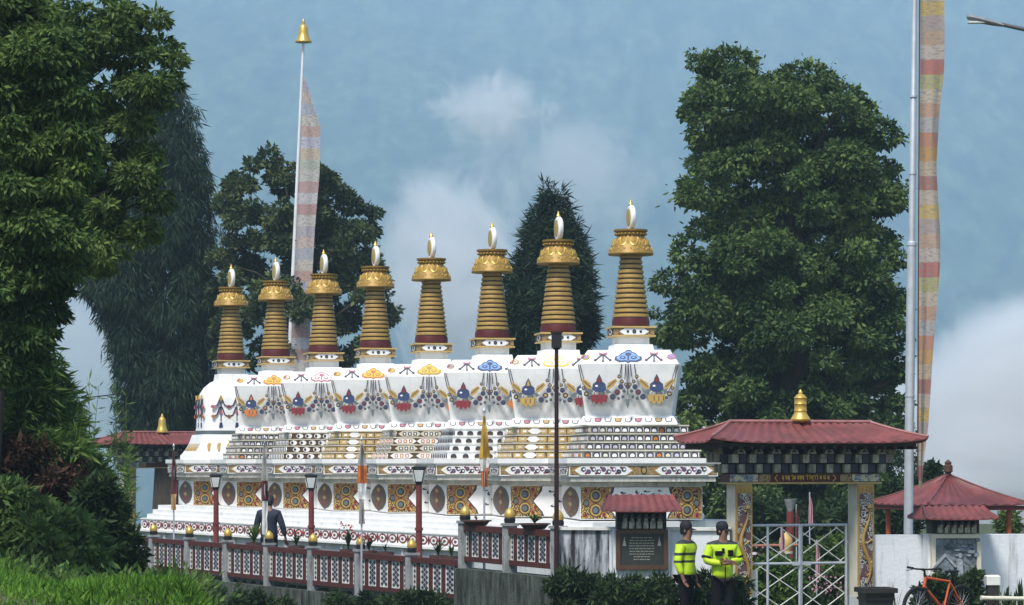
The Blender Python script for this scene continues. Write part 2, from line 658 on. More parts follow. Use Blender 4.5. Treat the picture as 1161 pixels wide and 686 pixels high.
def relief_top(mb, half_in, z_in, half_out, z_out, med, sides=(0, 1)):
    K = 1 / 210.
    tilt = math.atan2(half_out - half_in, z_in - z_out)
    D, BL, GO, RE, OR, WH, PK, TE, MD, ML = range(10)
    L = math.hypot(half_out - half_in, z_in - z_out)
    for s in sides:
        fr = side_frame(s, half_out, z_out, tilt)

        def P(poly, t, mi):
            mb.plate(sc(poly, K), fr, t, mi, back=.012)

        h = L * 210
        cloud = [(-66, .26), (-64, .5), (-47, .58), (-34, .78), (-19, .84), (-8, 1.0), (8, 1.0), (19, .84), (34, .78), (47, .58), (64, .5), (66, .26), (42, .1), (14, .14), (0, .03), (-14, .14), (-42, .1)]
        P([(u, v * h) for u, v in cloud][::-1], .012, MD)
        P([(u * .84, (v - .52) * .76 * h + .52 * h) for u, v in cloud][::-1], .017, ML)
        for w in (-1, 1):
            P(ell(w * 26, .42 * h, 15, 10), .021, MD)
            P(ell(w * 26, .42 * h, 8, 5, 8), .025, ML)
        P(ell(0, .66 * h, 15, 10), .022, MD)
        P(rect(-4, 4, .2 * h, .6 * h), .023, MD)
        for c in (-122, 122):
            for w in (-1, 1):
                P([(c, .72 * h), (c + w * 20, .84 * h), (c + w * 18, .62 * h)][::w], .013, PK)
                P(seg2((c + w * 3, .66 * h), (c + w * 34, .26 * h), 8), .01, D)
                P(ell(c + w * 36, .26 * h, 7), .014, D)
            P(seg2((c, .7 * h), (c + 2, .22 * h), 7), .011, D)
            P(ell(c + 2, .2 * h, 7), .015, TE)
        for c in (-206, 206):
            P(ell(c, .48 * h, 22, 16), .011, GO if c < 0 else PK)
            P(ell(c, .48 * h, 13, 9), .015, ML)
            P(ell(c, .48 * h, 6, 4, 8), .019, GO if c < 0 else PK)


def tier_relief(mb, half, z0, z1, style, j, sides=(0, 1, 3)):
    """niches on one step of the stupa's stepped throne.  slots: 0 ground 1 dark 2 white 3 gold 4 orange 5 lilac 6 dark gold 7 cream"""
    h = z1 - z0
    rr = random.Random(j * 7 + len(style))
    for s in sides:
        fr = side_frame(s, half, z0)
        if style == 'arches':
            n = 13
            for i in range(n):
                u = (i + .5) / n * 2 * half * .98 - half * .98
                mb.plate(arch(u, .03, .075, h - .05), fr, .014, 1)
                mb.plate(arch(u, .035, .05, h - .085), fr, .022, rr.choice((2, 2, 2, 7, 4, 5)))
                mb.plate(rect(u + .088, u + .1, .03, h - .03), fr, .012, 2)
        elif style == 'dark_arches':
            n = 9
            for i in range(n):
                u = (i + .5) / n * 2 * half - half
                mb.plate(arch(u, .02, .075, h - .06), fr, .012, 1)
                mb.plate(arch(u, .02, .03, h - .1), fr, .018, 6)
        elif style == 'gold_bars':
            n = 10
            for i in range(n):
                u = (i + .5) / n * 2 * half - half
                mb.plate(rect(u - .1, u + .1, .02, h - .03), fr, .012, 3)
                mb.plate(rect(u - .04, u + .05, .05, h - .06), fr, .02, 7 if (i + j) % 3 else 2)
                mb.plate(rect(u - .115, u - .1, .01, h - .02), fr, .01, 1)
            mb.plate(hexa(-half * .68, h / 2, .17, h * .4, .1), fr, .026, 2)
        elif style == 'lozenges':
            mb.plate(rect(-half, half, .01, h - .02), fr, .006, 6)
            for i in range(4):
                u = (i + .5) / 4 * 2 * half - half + (.08 if j % 2 else 0)
                mb.plate(hexa(u, h / 2, .3, h * .42, .1), fr, .014, 7 if j % 2 else 2)
                for q in (-.14, 0, .14):
                    mb.plate(rect(u + q - .045, u + q + .045, h * .22, h * .78), fr, .02, 1 if j % 2 else 4)
                    mb.plate(rect(u + q - .02, u + q + .02, h * .34, h * .66), fr, .026, 2)
        elif style == 'studs':
            n = 9
            mb.plate(rect(-half, half, .01, h - .02), fr, .006, 0)
            for i in range(n):
                u = (i + .5 + .5 * (j % 2)) / n * 2 * half - half
                mb.plate(ell(u, h / 2, .1, h * .42), fr, .013, 2)
                mb.plate(ell(u - .04, h / 2, .035, h * .28, 8), fr, .02, 1)
        elif style == 'boxes':
            n = 11
            for i in range(n):
                u = (i + .5) / n * 2 * half - half
                mb.plate(rect(u - .1, u + .1, .025, h - .035), fr, .012, 6)
                mb.plate(rect(u - .075, u + .075, .045, h - .055), fr, .018, 7)


TIER_MATS = {'arches': OB['grey'], 'dark_arches': WHITE, 'gold_bars': FIL_FINE, 'lozenges': FIL_FINE, 'studs': OB['brown'], 'boxes': CREAM, 'plain': WHITE}
ZC, ZF, ZM1, ZM2, ZP, ZB = 2.8, 2.66, 2.39, 2.27, 2.17, 1.41
HC, HF, HM1, HM2, HP = 1.76, 1.70, 1.66, 1.47, 1.40
TH = [(1.36, 2.8, 2.99), (1.29, 2.99, 3.18), (1.20, 3.18, 3.37), (1.13, 3.37, 3.56)]


def plinth_panels(mb):
    """front: ochre scroll panels either side of a white ogee panel; other sides a dark oval on white.
    slots 0 scroll 1 white 2 dark 3 grey-teal 4 gold 5 brown 6 red"""
    z0, h = ZB + .02, ZP - ZB - .04
    for s in (0, 3, 1):
        fr = side_frame(s, HP, z0)
        H = HP - .01
        if s == 1:
            n = 1
            for i in range(n):
                c = -H + (i + .5) * 2 * H / n
                w = H / n
                mb.plate(rect(c - w, c + w, 0, h), fr, .008, 1)
                ov = [(c + w * .92 * math.sin(PI * t / 10) ** .5, h * t / 10) for t in range(11)] + [(c - w * .92 * math.sin(PI * t / 10) ** .8, h * t / 10) for t in range(9, 0, -1)]
                mb.plate(ov, fr, .014, 5)
                for q in range(4):
                    mb.plate([(c, h * (.18 + .17 * q)), (c + .3, h * (.27 + .17 * q)), (c, h * (.36 + .17 * q)), (c - .3, h * (.27 + .17 * q))], fr, .02, 4 if q % 2 else 6)
            continue
        mb.plate(rect(-H, H, 0, h), fr, .008, 0)
        og = [(-.64, 0), (.64, 0), (.68, h * .14), (.8, h * .32), (.92, h * .5), (.8, h * .68), (.7, h * .84), (.68, h), (-.68, h), (-.7, h * .84), (-.8, h * .68), (-.92, h * .5), (-.8, h * .32), (-.68, h * .14)]
        mb.plate([(u * .92 + math.copysign(.035, u), v) for u, v in og], fr, .013, 2)
        mb.plate([(u * .92, v * .98 + .007) for u, v in og], fr, .018, 1)
        for sg in (-1, 1):
            for v in (.27, .73):
                u = sg * 1.05
                mb.plate(ell(u, h * v, .15, .16, 16), fr, .02, 5)
                mb.plate(ell(u, h * v, .13, .135, 16), fr, .026, 4)
                mb.plate(ell(u, h * v, .09, .095, 14), fr, .032, 2)
                mb.plate(ell(u - .01, h * v, .06, .065, 12), fr, .038, 3)
            mb.plate(ell(sg * 1.27, h * .5, .075, .09, 12), fr, .02, 5)
            mb.plate(ell(sg * 1.27, h * .5, .05, .06, 12), fr, .026, 3)
            for u, v in ((.86, .12), (.86, .88), (1.28, .12), (1.28, .88), (.8, .68), (.8, .3)):
                mb.plate(ell(sg * u, h * v, .035, .05, 8), fr, .017, 6)
        # cloud and beast painting on the white panel
        for u, v, a, b in ((-.42, .82, .07, .03), (-.33, .7, .04, .05), (-.1, .84, .05, .04), (.0, .7, .03, .08), (.12, .86, .08, .025), (.3, .76, .06, .035), (.42, .88, .05, .025),
                           (-.2, .5, .08, .03), (.2, .42, .09, .035), (-.38, .34, .06, .03), (.05, .26, .08, .03), (.4, .5, .03, .06)):
            mb.plate(ell(u, v * h, a, b, 9), fr, .022, 2)
            mb.plate(ell(u + .02, v * h + .012, a * .5, b * .45, 8), fr, .026, 1)


def fascia_relief(mb):
    for s in (0, 1, 3):
        fr = side_frame(s, HF, ZM1 + .01)
        h = ZF - ZM1 - .02
        mb.plate(rect(-HF + .02, HF - .02, .02, h - .02), fr, .006, 0)
        for c in (-.92, .92):
            mb.plate(hexa(c, h / 2, .7, h * .46, .16), fr, .011, 4)
            mb.plate(hexa(c, h / 2, .66, h * .42, .15), fr, .016, 1)
            for i in range(9):
                u = c - .46 + .115 * i
                mb.plate(ell(u, h * (.5 + .1 * (-1) ** i), .058, h * .22, 9), fr, .022, (2, 3, 2, 2, 3)[i % 5])
                mb.plate(ell(u + .012, h * (.5 + .1 * (-1) ** i), .03, h * .1, 8), fr, .027, (1, 6, 1)[i % 3])
                if i < 8:
                    mb.plate(ell(u + .057, h * (.5 - .26 * (-1) ** i), .03, h * .1, 8), fr, .02, 5)
        mb.plate(ell(0, h / 2, .07, .09), fr, .016, 2)
        mb.plate(ell(0, h / 2, .045, .06, 10), fr, .021, 4)


MEDC = {'blue': ('blue', 'ltblue'), 'yellow': ('yellow', 'white'), 'orange': ('orange', 'yellow'), 'pink': ('pink', 'white'), 'gold': ('gold', 'yellow')}


def make_stupa(i, X, Y, med, style, lft, rgt, label):
    dz = .004 * i
    yaw = math.atan2(-X, Y) + R(10)
    t = thing('stupa', label, 'stupa', (X, Y, ZB + dz), yaw, 'stupas standing in a row on the white terrace')

    def off(fn):
        def g(mb):
            fn(mb)
            mb.v = [(x, y, z - ZB) for x, y, z in mb.v]
        return g

    pl = cached('plinth', off(lambda mb: mb.box(-HP, HP, -HP, HP, ZB, ZP)), 'plinth', WHITE, t)
    cached('panels', off(plinth_panels), 'painted_panel', [FIL_GOLD, WHITE, OB['dark'], OB['teal'], OB['gold'], OB['brown'], OB['red']], pl)

    def cornice(mb):
        mb.loft([(HM2, ZP), (HM2, ZM2)], 1)
        mb.loft([(HM1, ZM2 + .002), (HM1, ZM1)], 1)
        mb.loft([(HF, ZM1 + .002), (HF, ZF)])
        mb.loft([(HC - .02, ZF + .002), (HC, ZF + .03), (HC, ZC)])
    co = cached('cornice', off(cornice), 'cornice', [WHITE, pbr('grey_cream_moulding', (.5, .49, .44), .7, .2, 4, dirt=(.22, .22, .2), dirt_lo=.45, dirt_hi=.75, dstretch=(4, 4, .6))], t)
    cached('fascia', off(fascia_relief), 'fascia_painting', [FIL_FINE, WHITE, OB['dark'], OB['violet'], OB['gold'], OB['red'], OB['teal']], co)
    if style == 'plain':
        def pl_mould(mb):
            mb.loft([(1.36, 2.8), (1.36, 2.93), (1.33, 2.95), (1.22, 3.1), (1.12, 3.3), (1.06, 3.5), (1.04, 3.56)])
        pm = cached('pm', off(pl_mould), 'throne', WHITE, t)

        def curls(mb):
            for s in (0, 1, 3):
                fr = side_frame(s, 1.2, 3.13, math.atan2(.26, .4))
                for u in (-.9, -.6, -.3, 0, .3, .6, .9):
                    mb.plate([(u - .03, -.1), (u + .03, -.1), (u + .06, .08), (u + .1, .16), (u + .02, .2), (u - .04, .1)], fr, .03, 0, back=.05)
        cached('curls', off(curls), 'petal_ornament', [OB['gold']], pm)
    else:
        for j, (h, z0, z1) in enumerate(TH):
            def step(mb):
                mb.box(-h, h, -h, h, z0 + .002, z1 - .03)
                mb.loft([(h + .02, z1 - .03), (h + .025, z1)], 2 if style in ('dark_arches', 'plain') else 7)
                tier_relief(mb, h, z0, z1 - .03, style, j)
            cached(('tier', style, j), off(step), 'throne_step', [TIER_MATS[style], OB['dark'], WHITE, OCHRE, OB['orange'], OB['lilac'], GOLDK, CREAM], t)

    if style == 'plain':     # the bell-shaped one
        def bell(mb):
            mb.loft([(1.04, 3.56), (1.04, 3.68)], 1, 40, rnd=5)
            mb.loft([(1.03, 3.68), (1.01, 3.8), (1.0, 4.2), (.98, 4.55), (.92, 4.8), (.8, 5.0), (.62, 5.16), (.45, 5.24)], 0, 40, rnd=4.2)
        bo = cached('bell', off(bell), 'dome', [WHITE, OB['teal']], t, True)

        def swags(mb):
            K = .0049
            for s in (0, 1, 3):
                fr = side_frame(s, 1.0, 4.7)

                def P(poly, tt, mi):
                    mb.plate(sc([(u, -v) for u, v in poly], K)[::-1], fr, tt, mi, back=.03)
                for c in (-100, 0, 100):
                    P([(c - 12, 12), (c, -14), (c + 12, 12), (c, 30)], .02, 2)
                    for w in (-1, 1):
                        pts = [(c + w * 6, 10), (c + w * 22, 50), (c + w * 50, 64)]
                        for a, b in zip(pts, pts[1:]):
                            P(seg2(a, b, 7), .015, 0)
                        pts = [(c + w * 6, 60), (c + w * 24, 110), (c + w * 50, 124)]
                        for a, b in zip(pts, pts[1:]):
                            P(seg2(a, b, 7), .016, 0)
                        P(ell(c + w * 50, 60, 14, 10), .022, 3)
                        P(ell(c + w * 50, 120, 10), .024, 4)
                    P(ell(c, 96, 11), .024, 3)
                    P(seg2((c, 30), (c, 150), 5), .014, 0)
                    P([(c - 12, 190), (c + 12, 190), (c + 7, 158), (c - 7, 158)][::-1], .02, 1)
        cached('swags', off(swags), 'garland', [OB['dark'], OB['blue'], OB['gold'], OB['pink'], OB['orange']], bo)
    else:
        def body(mb):
            mb.loft([(.985, 3.76), (1.03, 4.1), (1.15, 4.95), (.93, 5.27), (.6, 5.285)])
        b_yaw = R(-13)
        bo = cached('body', off(body), 'dome', WHITE, t)
        bo.rotation_euler.z = b_yaw
        cl = {'red': OB['red'], 'orange': OB['orange'], 'gold': OB['gold']}
        cached(('garl', lft, rgt), off(lambda mb: relief_garlands(mb, 1.15, 4.95, 1.03, 4.1, 3, 4, med)), 'garland',
               [OB['dark'], OB['blue'], OB['gold'], cl[lft], cl[rgt], OB['white'], OB['pink'], OB['teal']], bo)
        md = MEDC[med]
        cached(('med', med), off(lambda mb: relief_top(mb, .93, 5.27, 1.15, 4.95, med)), 'cloud_medallion',
               [OB['dark'], OB['blue'], OB['gold'], OB['red'], OB['orange'], OB['white'], OB['pink'], OB['teal'], OB[md[0]], OB[md[1]]], bo)

        def petals(mb):
            mb.loft([(1.12, 3.56), (1.12, 3.6), (1.03, 3.76)])
            for s in (0, 1, 3):
                fr = side_frame(s, 1.115, 3.6, math.atan2(.085, .16))
                for q in range(9):
                    u = -.92 + .23 * q
                    mb.plate([(u - .085, .13), (u - .07, .04), (u, .015), (u + .07, .04), (u + .085, .13)], fr, .008, 1)
                    mb.plate([(u - .06, .12), (u - .05, .055), (u, .035), (u + .05, .055), (u + .06, .12)], fr, .014, (0, 2, 0, 3)[q % 4])
        po = cached('petals', off(petals), 'lotus_band', [WHITE, OB['dark'], OB['pink'], OB['gold']], t)
        po.rotation_euler.z = b_yaw

    def neck(mb):
        mb.loft([(.47, 5.2), (.44, 5.42)])
        mb.loft([(.37, 5.422), (.37, 5.6)])
    cached('neck', off(neck), 'neck', WHITE, t)

    def harm(mb):
        mb.loft([(.5, 5.6), (.5, 5.63)], 5)
        mb.loft([(.47, 5.63), (.47, 5.8)], 0)
        mb.loft([(.51, 5.8), (.51, 5.84)], 5)
        for s in range(4):
            fr = side_frame(s, .47, 5.63)
            if s in (1, 3):
                mb.plate(rect(-.36, .36, .01, .16), fr, .008, 1)
                mb.plate(ell(0, .085, .2, .07), fr, .013, 2)
                mb.plate(ell(0, .085, .12, .045), fr, .018, 3)
            else:
                mb.plate(hexa(0, .085, .34, .075, .11), fr, .01, 2)
                for q in (-.15, 0, .15):
                    mb.plate(ell(q, .085, .05 if q == 0 else .032, .05 if q == 0 else .032, 8), fr, .016, 3)
                mb.plate(ell(0, .085, .02, .02, 6), fr, .021, 4)
    cached('harmika', off(harm), 'square_box', [FIL_FINE, OB['brown'], WHITE, OB['dark'], OB['teal'], OCHRE], t)

    def spire(mb):
        mb.lathe([(.40, 5.84), (.435, 5.87), (.435, 5.97), (.42, 6.04)], 32, mi=1)
        n = 13
        z0, z1 = 6.04, 7.52
        for q in range(n):
            za, zb = z0 + (z1 - z0) * q / n, z0 + (z1 - z0) * (q + 1) / n
            r = .425 - .18 * (q / n)
            r2 = .425 - .18 * ((q + .8) / n)
            d = zb - za
            mb.lathe([(r - .06, za + d * .08), (r, za + d * .18), (r + .003, za + d * .3), (r2, za + d * .8), (r2 - .06, zb - d * .12)], 32, mi=0)
        mb.lathe([(.395, 6.04), (.22, 7.56)], 24, mi=2)
    cached('spire', off(spire), 'ringed_spire', [GOLD, MAROON, GOLDK], t, True)

    def crown(mb):
        mb.lathe([(.24, 7.5), (.52, 7.505), (.53, 7.53), (.47, 7.68), (.36, 7.86), (.31, 7.95), (.24, 7.96)], 32)
        mb.lathe([(.3, 7.94), (.34, 7.96), (.345, 8.0), (.33, 8.02), (.39, 8.05), (.395, 8.09), (.1, 8.11)], 32)
        def cr(z):
            return .53 - (z - 7.56) * .55
        for q in range(10):
            a0 = 2 * PI * q / 10
            pts = []
            for k in range(9):
                a = a0 + 2 * PI / 10 * k / 8
                z = 7.9 - .2 * math.sin(PI * k / 8)
                pts.append((math.cos(a) * cr(z), math.sin(a) * cr(z), z))
            mb.tube(pts, [.01 + .012 * math.sin(PI * k / 8) for k in range(9)], 6, 1)
            for da, z, h in ((0, 7.76, .13), (.31, 7.61, .05), (.31, 7.8, .06), (.16, 7.64, .04), (-.16, 7.64, .04)):
                a = a0 + da
                mb.lathe([(.002, -h), (.022, -h * .3), (.02, h * .3), (.002, h * .9)], 6, (math.cos(a) * cr(z), math.sin(a) * cr(z), z), 1)
        for q in range(24):
            a = 2 * PI * q / 24
            mb.lathe([(.002, -.03), (.03, 0), (.002, .03)], 6, (.36 * math.cos(a), .36 * math.sin(a), 7.985), 1)
    cached('crown', off(crown), 'canopy_crown', [pbr('aged_gold', (.3, .18, .04), .5, .25, 7, metal=.2), GOLDB], t, True)

    fo_key = 'finial'

    def finial(mb):
        ring = []
        for q in range(20):
            a = 2 * PI * q / 20
            ring.append((a,))
        mb.rings([[(x, math.cos(2 * PI * q / 20) * r, 8.38 + math.sin(2 * PI * q / 20) * r * 1.1) for q in range(20)]
                  for x, r in ((-.05, .2), (-.048, .235), (-.02, .26), (.04, .26), (.07, .235), (.085, .17))], 0)
        mb.lathe([(.07, 8.09), (.05, 8.14), (.04, 8.2)], 10, mi=0)
    fo = cached(fo_key, off(finial), 'sun_moon_disc', [WHITE], t, True)
    fo.rotation_euler.z = R(5)

    def fin_gold(mb):
        mb.rings([[(x, math.cos(2 * PI * q / 16) * r, 8.38 + math.sin(2 * PI * q / 16) * r * 1.1) for q in range(16)]
                  for x, r in ((-.04, .19), (-.06, .19), (-.07, .12))], 0)
        mb.lathe([(.04, 8.64), (.055, 8.68), (.03, 8.73), (.012, 8.8)], 10, mi=0)
    cached('fin_gold', off(fin_gold), 'gilt_face', [GOLDB], fo, True)
    return t


SP = [('orange', 'plain', 'red', 'orange', 'white stupa with a rounded bell-shaped dome, farthest left in the row'),
      ('orange', 'arches', 'orange', 'orange', 'square-shouldered stupa with orange medallion next to the bell-shaped one'),
      ('pink', 'studs', 'red', 'orange', 'white stupa with a pink cloud medallion on its shoulder'),
      ('orange', 'gold_bars', 'red', 'red', 'orange-medallion stupa just right of the pink-medallion one, gold bars on its throne'),
      ('gold', 'lozenges', 'red', 'orange', 'golden-medallion stupa whose throne steps carry hexagonal lozenges'),
      ('blue', 'dark_arches', 'red', 'orange', 'blue-medallion stupa with small dark arches on white throne steps'),
      ('yellow', 'gold_bars', 'gold', 'red', 'white stupa with yellow medallion behind the tall dark lamp pole'),
      ('blue', 'arches', 'red', 'gold', 'largest white stupa nearest the gate, blue medallion and grey arched niches')]
for i, (med, style, lft, rgt, label) in enumerate(SP):
    k = i / 7
    make_stupa(i, -8.64 + 11.39 * k, 81.4 - 20.1 * k, med, style, lft, rgt, label)

# terrace under the row
rowd = Vector((11.39, -20.1, 0)).normalized()
ang = math.atan2(rowd.y, rowd.x)
mid = Vector((-8.64 + 11.39 / 2, 81.4 - 10.05, 0))
LEN = math.hypot(11.39, 20.1) / 2
ter = thing('stepped_terrace', 'long stepped white terrace with red fretwork band under the stupas', 'terrace', mid, ang)
for nm, mt, e, hw, z0, z1 in (('top_step', WHITE, 1.0, 2.0, 1.27, 1.405), ('middle_step', WHITE, 1.2, 2.1, 1.13, 1.268), ('lower_step', WHITE, 1.4, 2.2, 1.0, 1.128),
                              ('fretwork_band', WHITE, 1.62, 2.3, .66, .998), ('ledge', WHITE, 1.9, 2.42, .60, .658), ('base_wall', BASEG, 1.75, 2.3, -.3, .598)):
    mb = MB()
    mb.box(-LEN - e, LEN + 1.6, -hw, hw, z0, z1)
    if nm == 'base_wall':
        for q in range(16):
            x = -LEN - 1.4 + q * 1.75
            mb.box(x - .06, x + .06, -hw - .05, -hw + .01, z0, z1 - .004)
    if nm == 'fretwork_band':
        mb.box(-LEN - e - .02, LEN + 1.6, -hw - .025, hw, .965, .9985)
        fr = (Vector((0, -hw, .66)), (1, 0, 0), (0, 0, 1))
        x = -LEN - e + .3
        while x < LEN + 1.4:
            mb.plate(ell(x, .15, .21, .115, 12), fr, .01, 1)
            mb.plate(ell(x, .15, .15, .075, 10), fr, .016, 0)
            mb.plate(ell(x, .15, .07, .035, 8), fr, .022, 1)
            mb.plate([(x + .21, .15), (x + .28, .03), (x + .35, .15), (x + .28, .27)], fr, .013, 1)
            x += .56
    mb.build(nm, [mt, OB['red_brown']] if nm == 'fretwork_band' else mt, ter)

# ------------------------------------------------------------------ roofs, gates, walls
def hip_roof(mb, L, D, rl, ze, zr, up=.06, pitch=.1, mi=0, th=.025, dip=.06):
    """corrugated hip roof: eaves 2L x 2D, ridge 2rl, corners lifted by up"""
    def grid(fn, n, m):
        vs, fs = [], []
        for lay in (0, 1):
            for i in range(n + 1):
                for j in range(m + 1):
                    u, v = -1 + 2 * i / n, j / m
                    p = fn(u, v)
                    zz = .016 * math.cos(PI * i) if lay == 0 else -th
                    vs.append((p[0], p[1], p[2] + zz))
        o = (n + 1) * (m + 1)
        for i in range(n):
            for j in range(m):
                a = i * (m + 1) + j
                q = (a, a + m + 1, a + m + 2, a + 1)
                fs.append(q)
                fs.append(tuple(o + k for k in reversed(q)))
        for i in range(n):
            a, b = i * (m + 1), (i + 1) * (m + 1)
            fs.append((a, o + a, o + b, b))
        mb.add(vs, fs, mi)

    def prof(v):
        return v - dip * math.sin(PI * v) * 1.0
    for sg in (-1, 1):
        grid(lambda u, v: (sg * -u * (L + (rl - L) * v) * -1 * 1.0, sg * D * (1 - v), ze + (zr - ze) * prof(v) + up * abs(u) ** 5 * (1 - v)), 2 * max(6, int(L / pitch)), 6)
        grid(lambda u, v: (sg * (L + (rl - L) * v), -sg * u * D * (1 - v), ze + (zr - ze) * prof(v) + up * abs(u) ** 5 * (1 - v)), 2 * max(4, int(D / pitch)), 6)


def roof_trim(mb, L, D, rl, ze, zr, up, r=.03, mi=0):
    mb.tube([(-rl - .02, 0, zr + .015), (rl + .02, 0, zr + .015)], r, 8, mi)
    for sx in (-1, 1):
        for sy in (-1, 1):
            pts = []
            for q in range(7):
                v = q / 6
                pts.append((sx * (L + (rl - L) * v), sy * D * (1 - v), ze + (zr - ze) * (v - .06 * math.sin(PI * v)) + up * (1 - v) + .015))
            mb.tube(pts, r * .85, 6, mi)


BELL = [(.02, 0), (.09, .0), (.1, .02), (.19, .03), (.2, .06), (.155, .12), (.125, .17), (.12, .2), (.13, .22), (.12, .24), (.12, .33), (.13, .345), (.12, .36),
        (.12, .44), (.13, .455), (.11, .48), (.07, .52), (.04, .53), (.045, .56), (.03, .59), (.004, .62)]
BELL2 = [(.02, 0), (.21, .0), (.215, .03), (.16, .12), (.13, .25), (.12, .4), (.1, .46), (.05, .5), (.045, .53), (.02, .58), (.004, .62)]


def brackets(mb, L, D, z0, z1, n, rows=2):
    """bracket courses under an eave: rows of checker blocks and carved triangles.  slots 0 dark 1 grey-cream 2 blue-grey 3 white"""
    for s in (0, 2, 1, 3):
        half, wid = (D, L) if s in (0, 2) else (L, D)
        M = Matrix.Rotation(-PI / 2 * s, 4, 'Z')
        cnt = max(3, int(n * wid / L))
        rh = (z1 - z0) / (rows + 1)
        for r in range(rows):
            off = .10 * r
            for i in range(cnt * 2):
                x = -wid + (i + .5) * wid / cnt
                w = wid / cnt * .36
                alt = (i + r) % 2
                mb.box(x - w, x + w, -half - off - (.07 if alt else .0), -half + .02, z0 + r * rh + .012, z0 + (r + 1) * rh - .012, 1 if alt else 2, M)
        for i in range(cnt):
            x = -wid + (i + .5) * 2 * wid / cnt
            fr = (M @ Vector((x, -half - .16, z0 + rows * rh)), M.to_3x3() @ Vector((1, 0, 0)), (0, 0, 1))
            w = wid / cnt * .55
            mb.plate([(-w, 0), (w, 0), (w * .2, rh * .8), (-w * .2, rh * .8)], fr, .06, 1 if i % 2 else 3, back=.1)
            mb.plate([(-w * .5, .02), (w * .5, .02), (0, rh * .6)], fr, .07, 2, back=.0)


def make_gate(loc, rz, label, scale=1., doors=True, text=True, bell=BELL):
    t = thing('gateway', label, 'gate', loc, rz)
    t.scale = (scale,) * 3
    for sx in (-1, 1):
        mb = MB()
        x = sx * 1.1
        mb.box(x - .15, x + .15, -.19, .19, -.3, 2.42)
        col = mb.build('column', CREAM, t)
        mb = MB()
        fr = (Vector((x, -.19, 0)), (1, 0, 0), (0, 0, 1))
        mb.plate(rect(-.148, .148, .55, 2.38), fr, .02, 1)
        mb.plate(rect(-.115, .115, .62, 2.24), fr, .03, 0)
        for q in range(4):
            mb.plate(arch(-.1 + .066 * q, 2.26, .026, .08), fr, .032, 1)
        pts = []
        for q in range(33):
            v = q / 32
            pts.append((x + .075 * math.sin(v * 2.6 * PI) * (1 - .2 * v), -.235, .72 + 1.25 * v))
        mb.tube(pts, [.012 + .022 * math.sin(PI * min(1, q / 32 * 1.05)) for q in range(33)], 8, 1)
        mb.lathe([(.002, -.05), (.045, 0), (.04, .03), (.002, .07)], 8, (x + .05, -.24, 1.99), 1)
        for q in range(5):
            z = .85 + .27 * q
            mb.tube([(x, -.235, z), (x + .085 * (-1) ** q, -.235, z + .06)], .012, 6, 1)
        mb.box(x - .16, x + .16, -.24, .2, -.3, .5, 2)
        mb.plate([(-.15, .08), (.15, .08), (0, .45)], (Vector((x, -.24, 0)), (1, 0, 0), (0, 0, 1)), .015, 3)
        mb.build('dragon_panel', [FIL_DRAG, GOLD, BASEG, OB['brown']], col)
    mb = MB()
    mb.box(-1.36, 1.36, -.2, .2, 2.422, 2.56)
    mb.box(-1.38, 1.38, -.23, .23, 2.395, 2.42, 1)
    li = mb.build('lintel', [MAROON, OCHRE], t)
    mb = MB()
    fr = (Vector((0, -.2, 2.422)), (1, 0, 0), (0, 0, 1))
    for sx in (-1, 1):
        mb.plate(rect(sx * 1.1 - .25, sx * 1.1 + .25, .01, .13), fr, .012, 0)
        mb.plate(rect(sx * .73 - .1, sx * .73 + .1, .01, .13), fr, .012, 1)
    mb.build('lintel_carving', [FIL_BLUE, FIL_FINE], li)
    if text:
        mb = MB()
        rr = random.Random(3)
        for sx in (-1, 1):
            mb.plate(seg2((sx * .5, .015), (sx * .55, .07), .012), fr, .012, 0)
            mb.plate(seg2((sx * .55, .07), (sx * .5, .125), .012), fr, .013, 0)
        u = -.42
        while u < .42:
            w = rr.uniform(.028, .045)
            mb.plate(rect(u, u + w, .098, .108), fr, .01, 0)
            k = rr.randint(0, 3)
            mb.plate(seg2((u + w * .75, .1), (u + w * .75, rr.uniform(.02, .05)), .009), fr, .011, 0)
            if k in (0, 2):
                mb.plate(seg2((u + w * .15, .1), (u + w * .2, .06), .009), fr, .011, 0)
                mb.plate(seg2((u + w * .2, .062), (u + w * .75, .055), .008), fr, .012, 0)
            if k == 1:
                mb.plate(ell(u + w * .35, .07, w * .3, .018, 8), fr, .011, 0)
            if k == 3:
                mb.plate(seg2((u + w * .1, .115), (u + w * .7, .13), .008), fr, .01, 0)
            u += w + rr.choice((.008, .008, .03))
        mb.build('inscription', OB['yellow'], li)
    mb = MB()
    mb.box(-1.3, 1.3, -.22, .22, 2.565, 3.1, 0)
    brackets(mb, 1.42, .26, 2.57, 3.06, 9, 2)
    mb.build('bracket_courses', [DARKW, WCREAM, OB['dark'], WCREAM], t)
    mb = MB()
    mb.box(-1.78, 1.78, -.73, .73, 3.02, 3.07)
    for i in range(20):
        x = -1.74 + 3.48 * i / 19
        mb.box(x - .03, x + .03, -.78, .78, 2.97, 3.02)
    mb.build('eave_boards', DARKW, t)
    mb = MB()
    hip_roof(mb, 1.93, .86, 1.27, 3.09, 3.42, .08)
    ro = mb.build('roof', ROOFR, t)
    mb = MB()
    roof_trim(mb, 1.93, .86, 1.27, 3.09, 3.42, .08)
    mb.build('ridge_cap', pbr('pale_ridge_metal', (.3, .13, .12), .5, .25, 5), ro)
    mb = MB()
    mb.lathe([(r * .85, z * .9) for r, z in bell], 20, (0, 0, 3.42))
    mb.build('bell_finial', GOLDB, t, True)
    return t


GX, GY = 4.83, 44.3
GYAW = R(17)
gate = make_gate((GX, GY, 0), GYAW, 'ornate gateway with red hipped roof, dragon columns and gold bell finial, beside the two officers')
lg = make_gate((-11.9, 90, -.32), R(36), 'smaller far gateway with red roof and gold bell, left of the stupas', 1.18, False, False, BELL2)

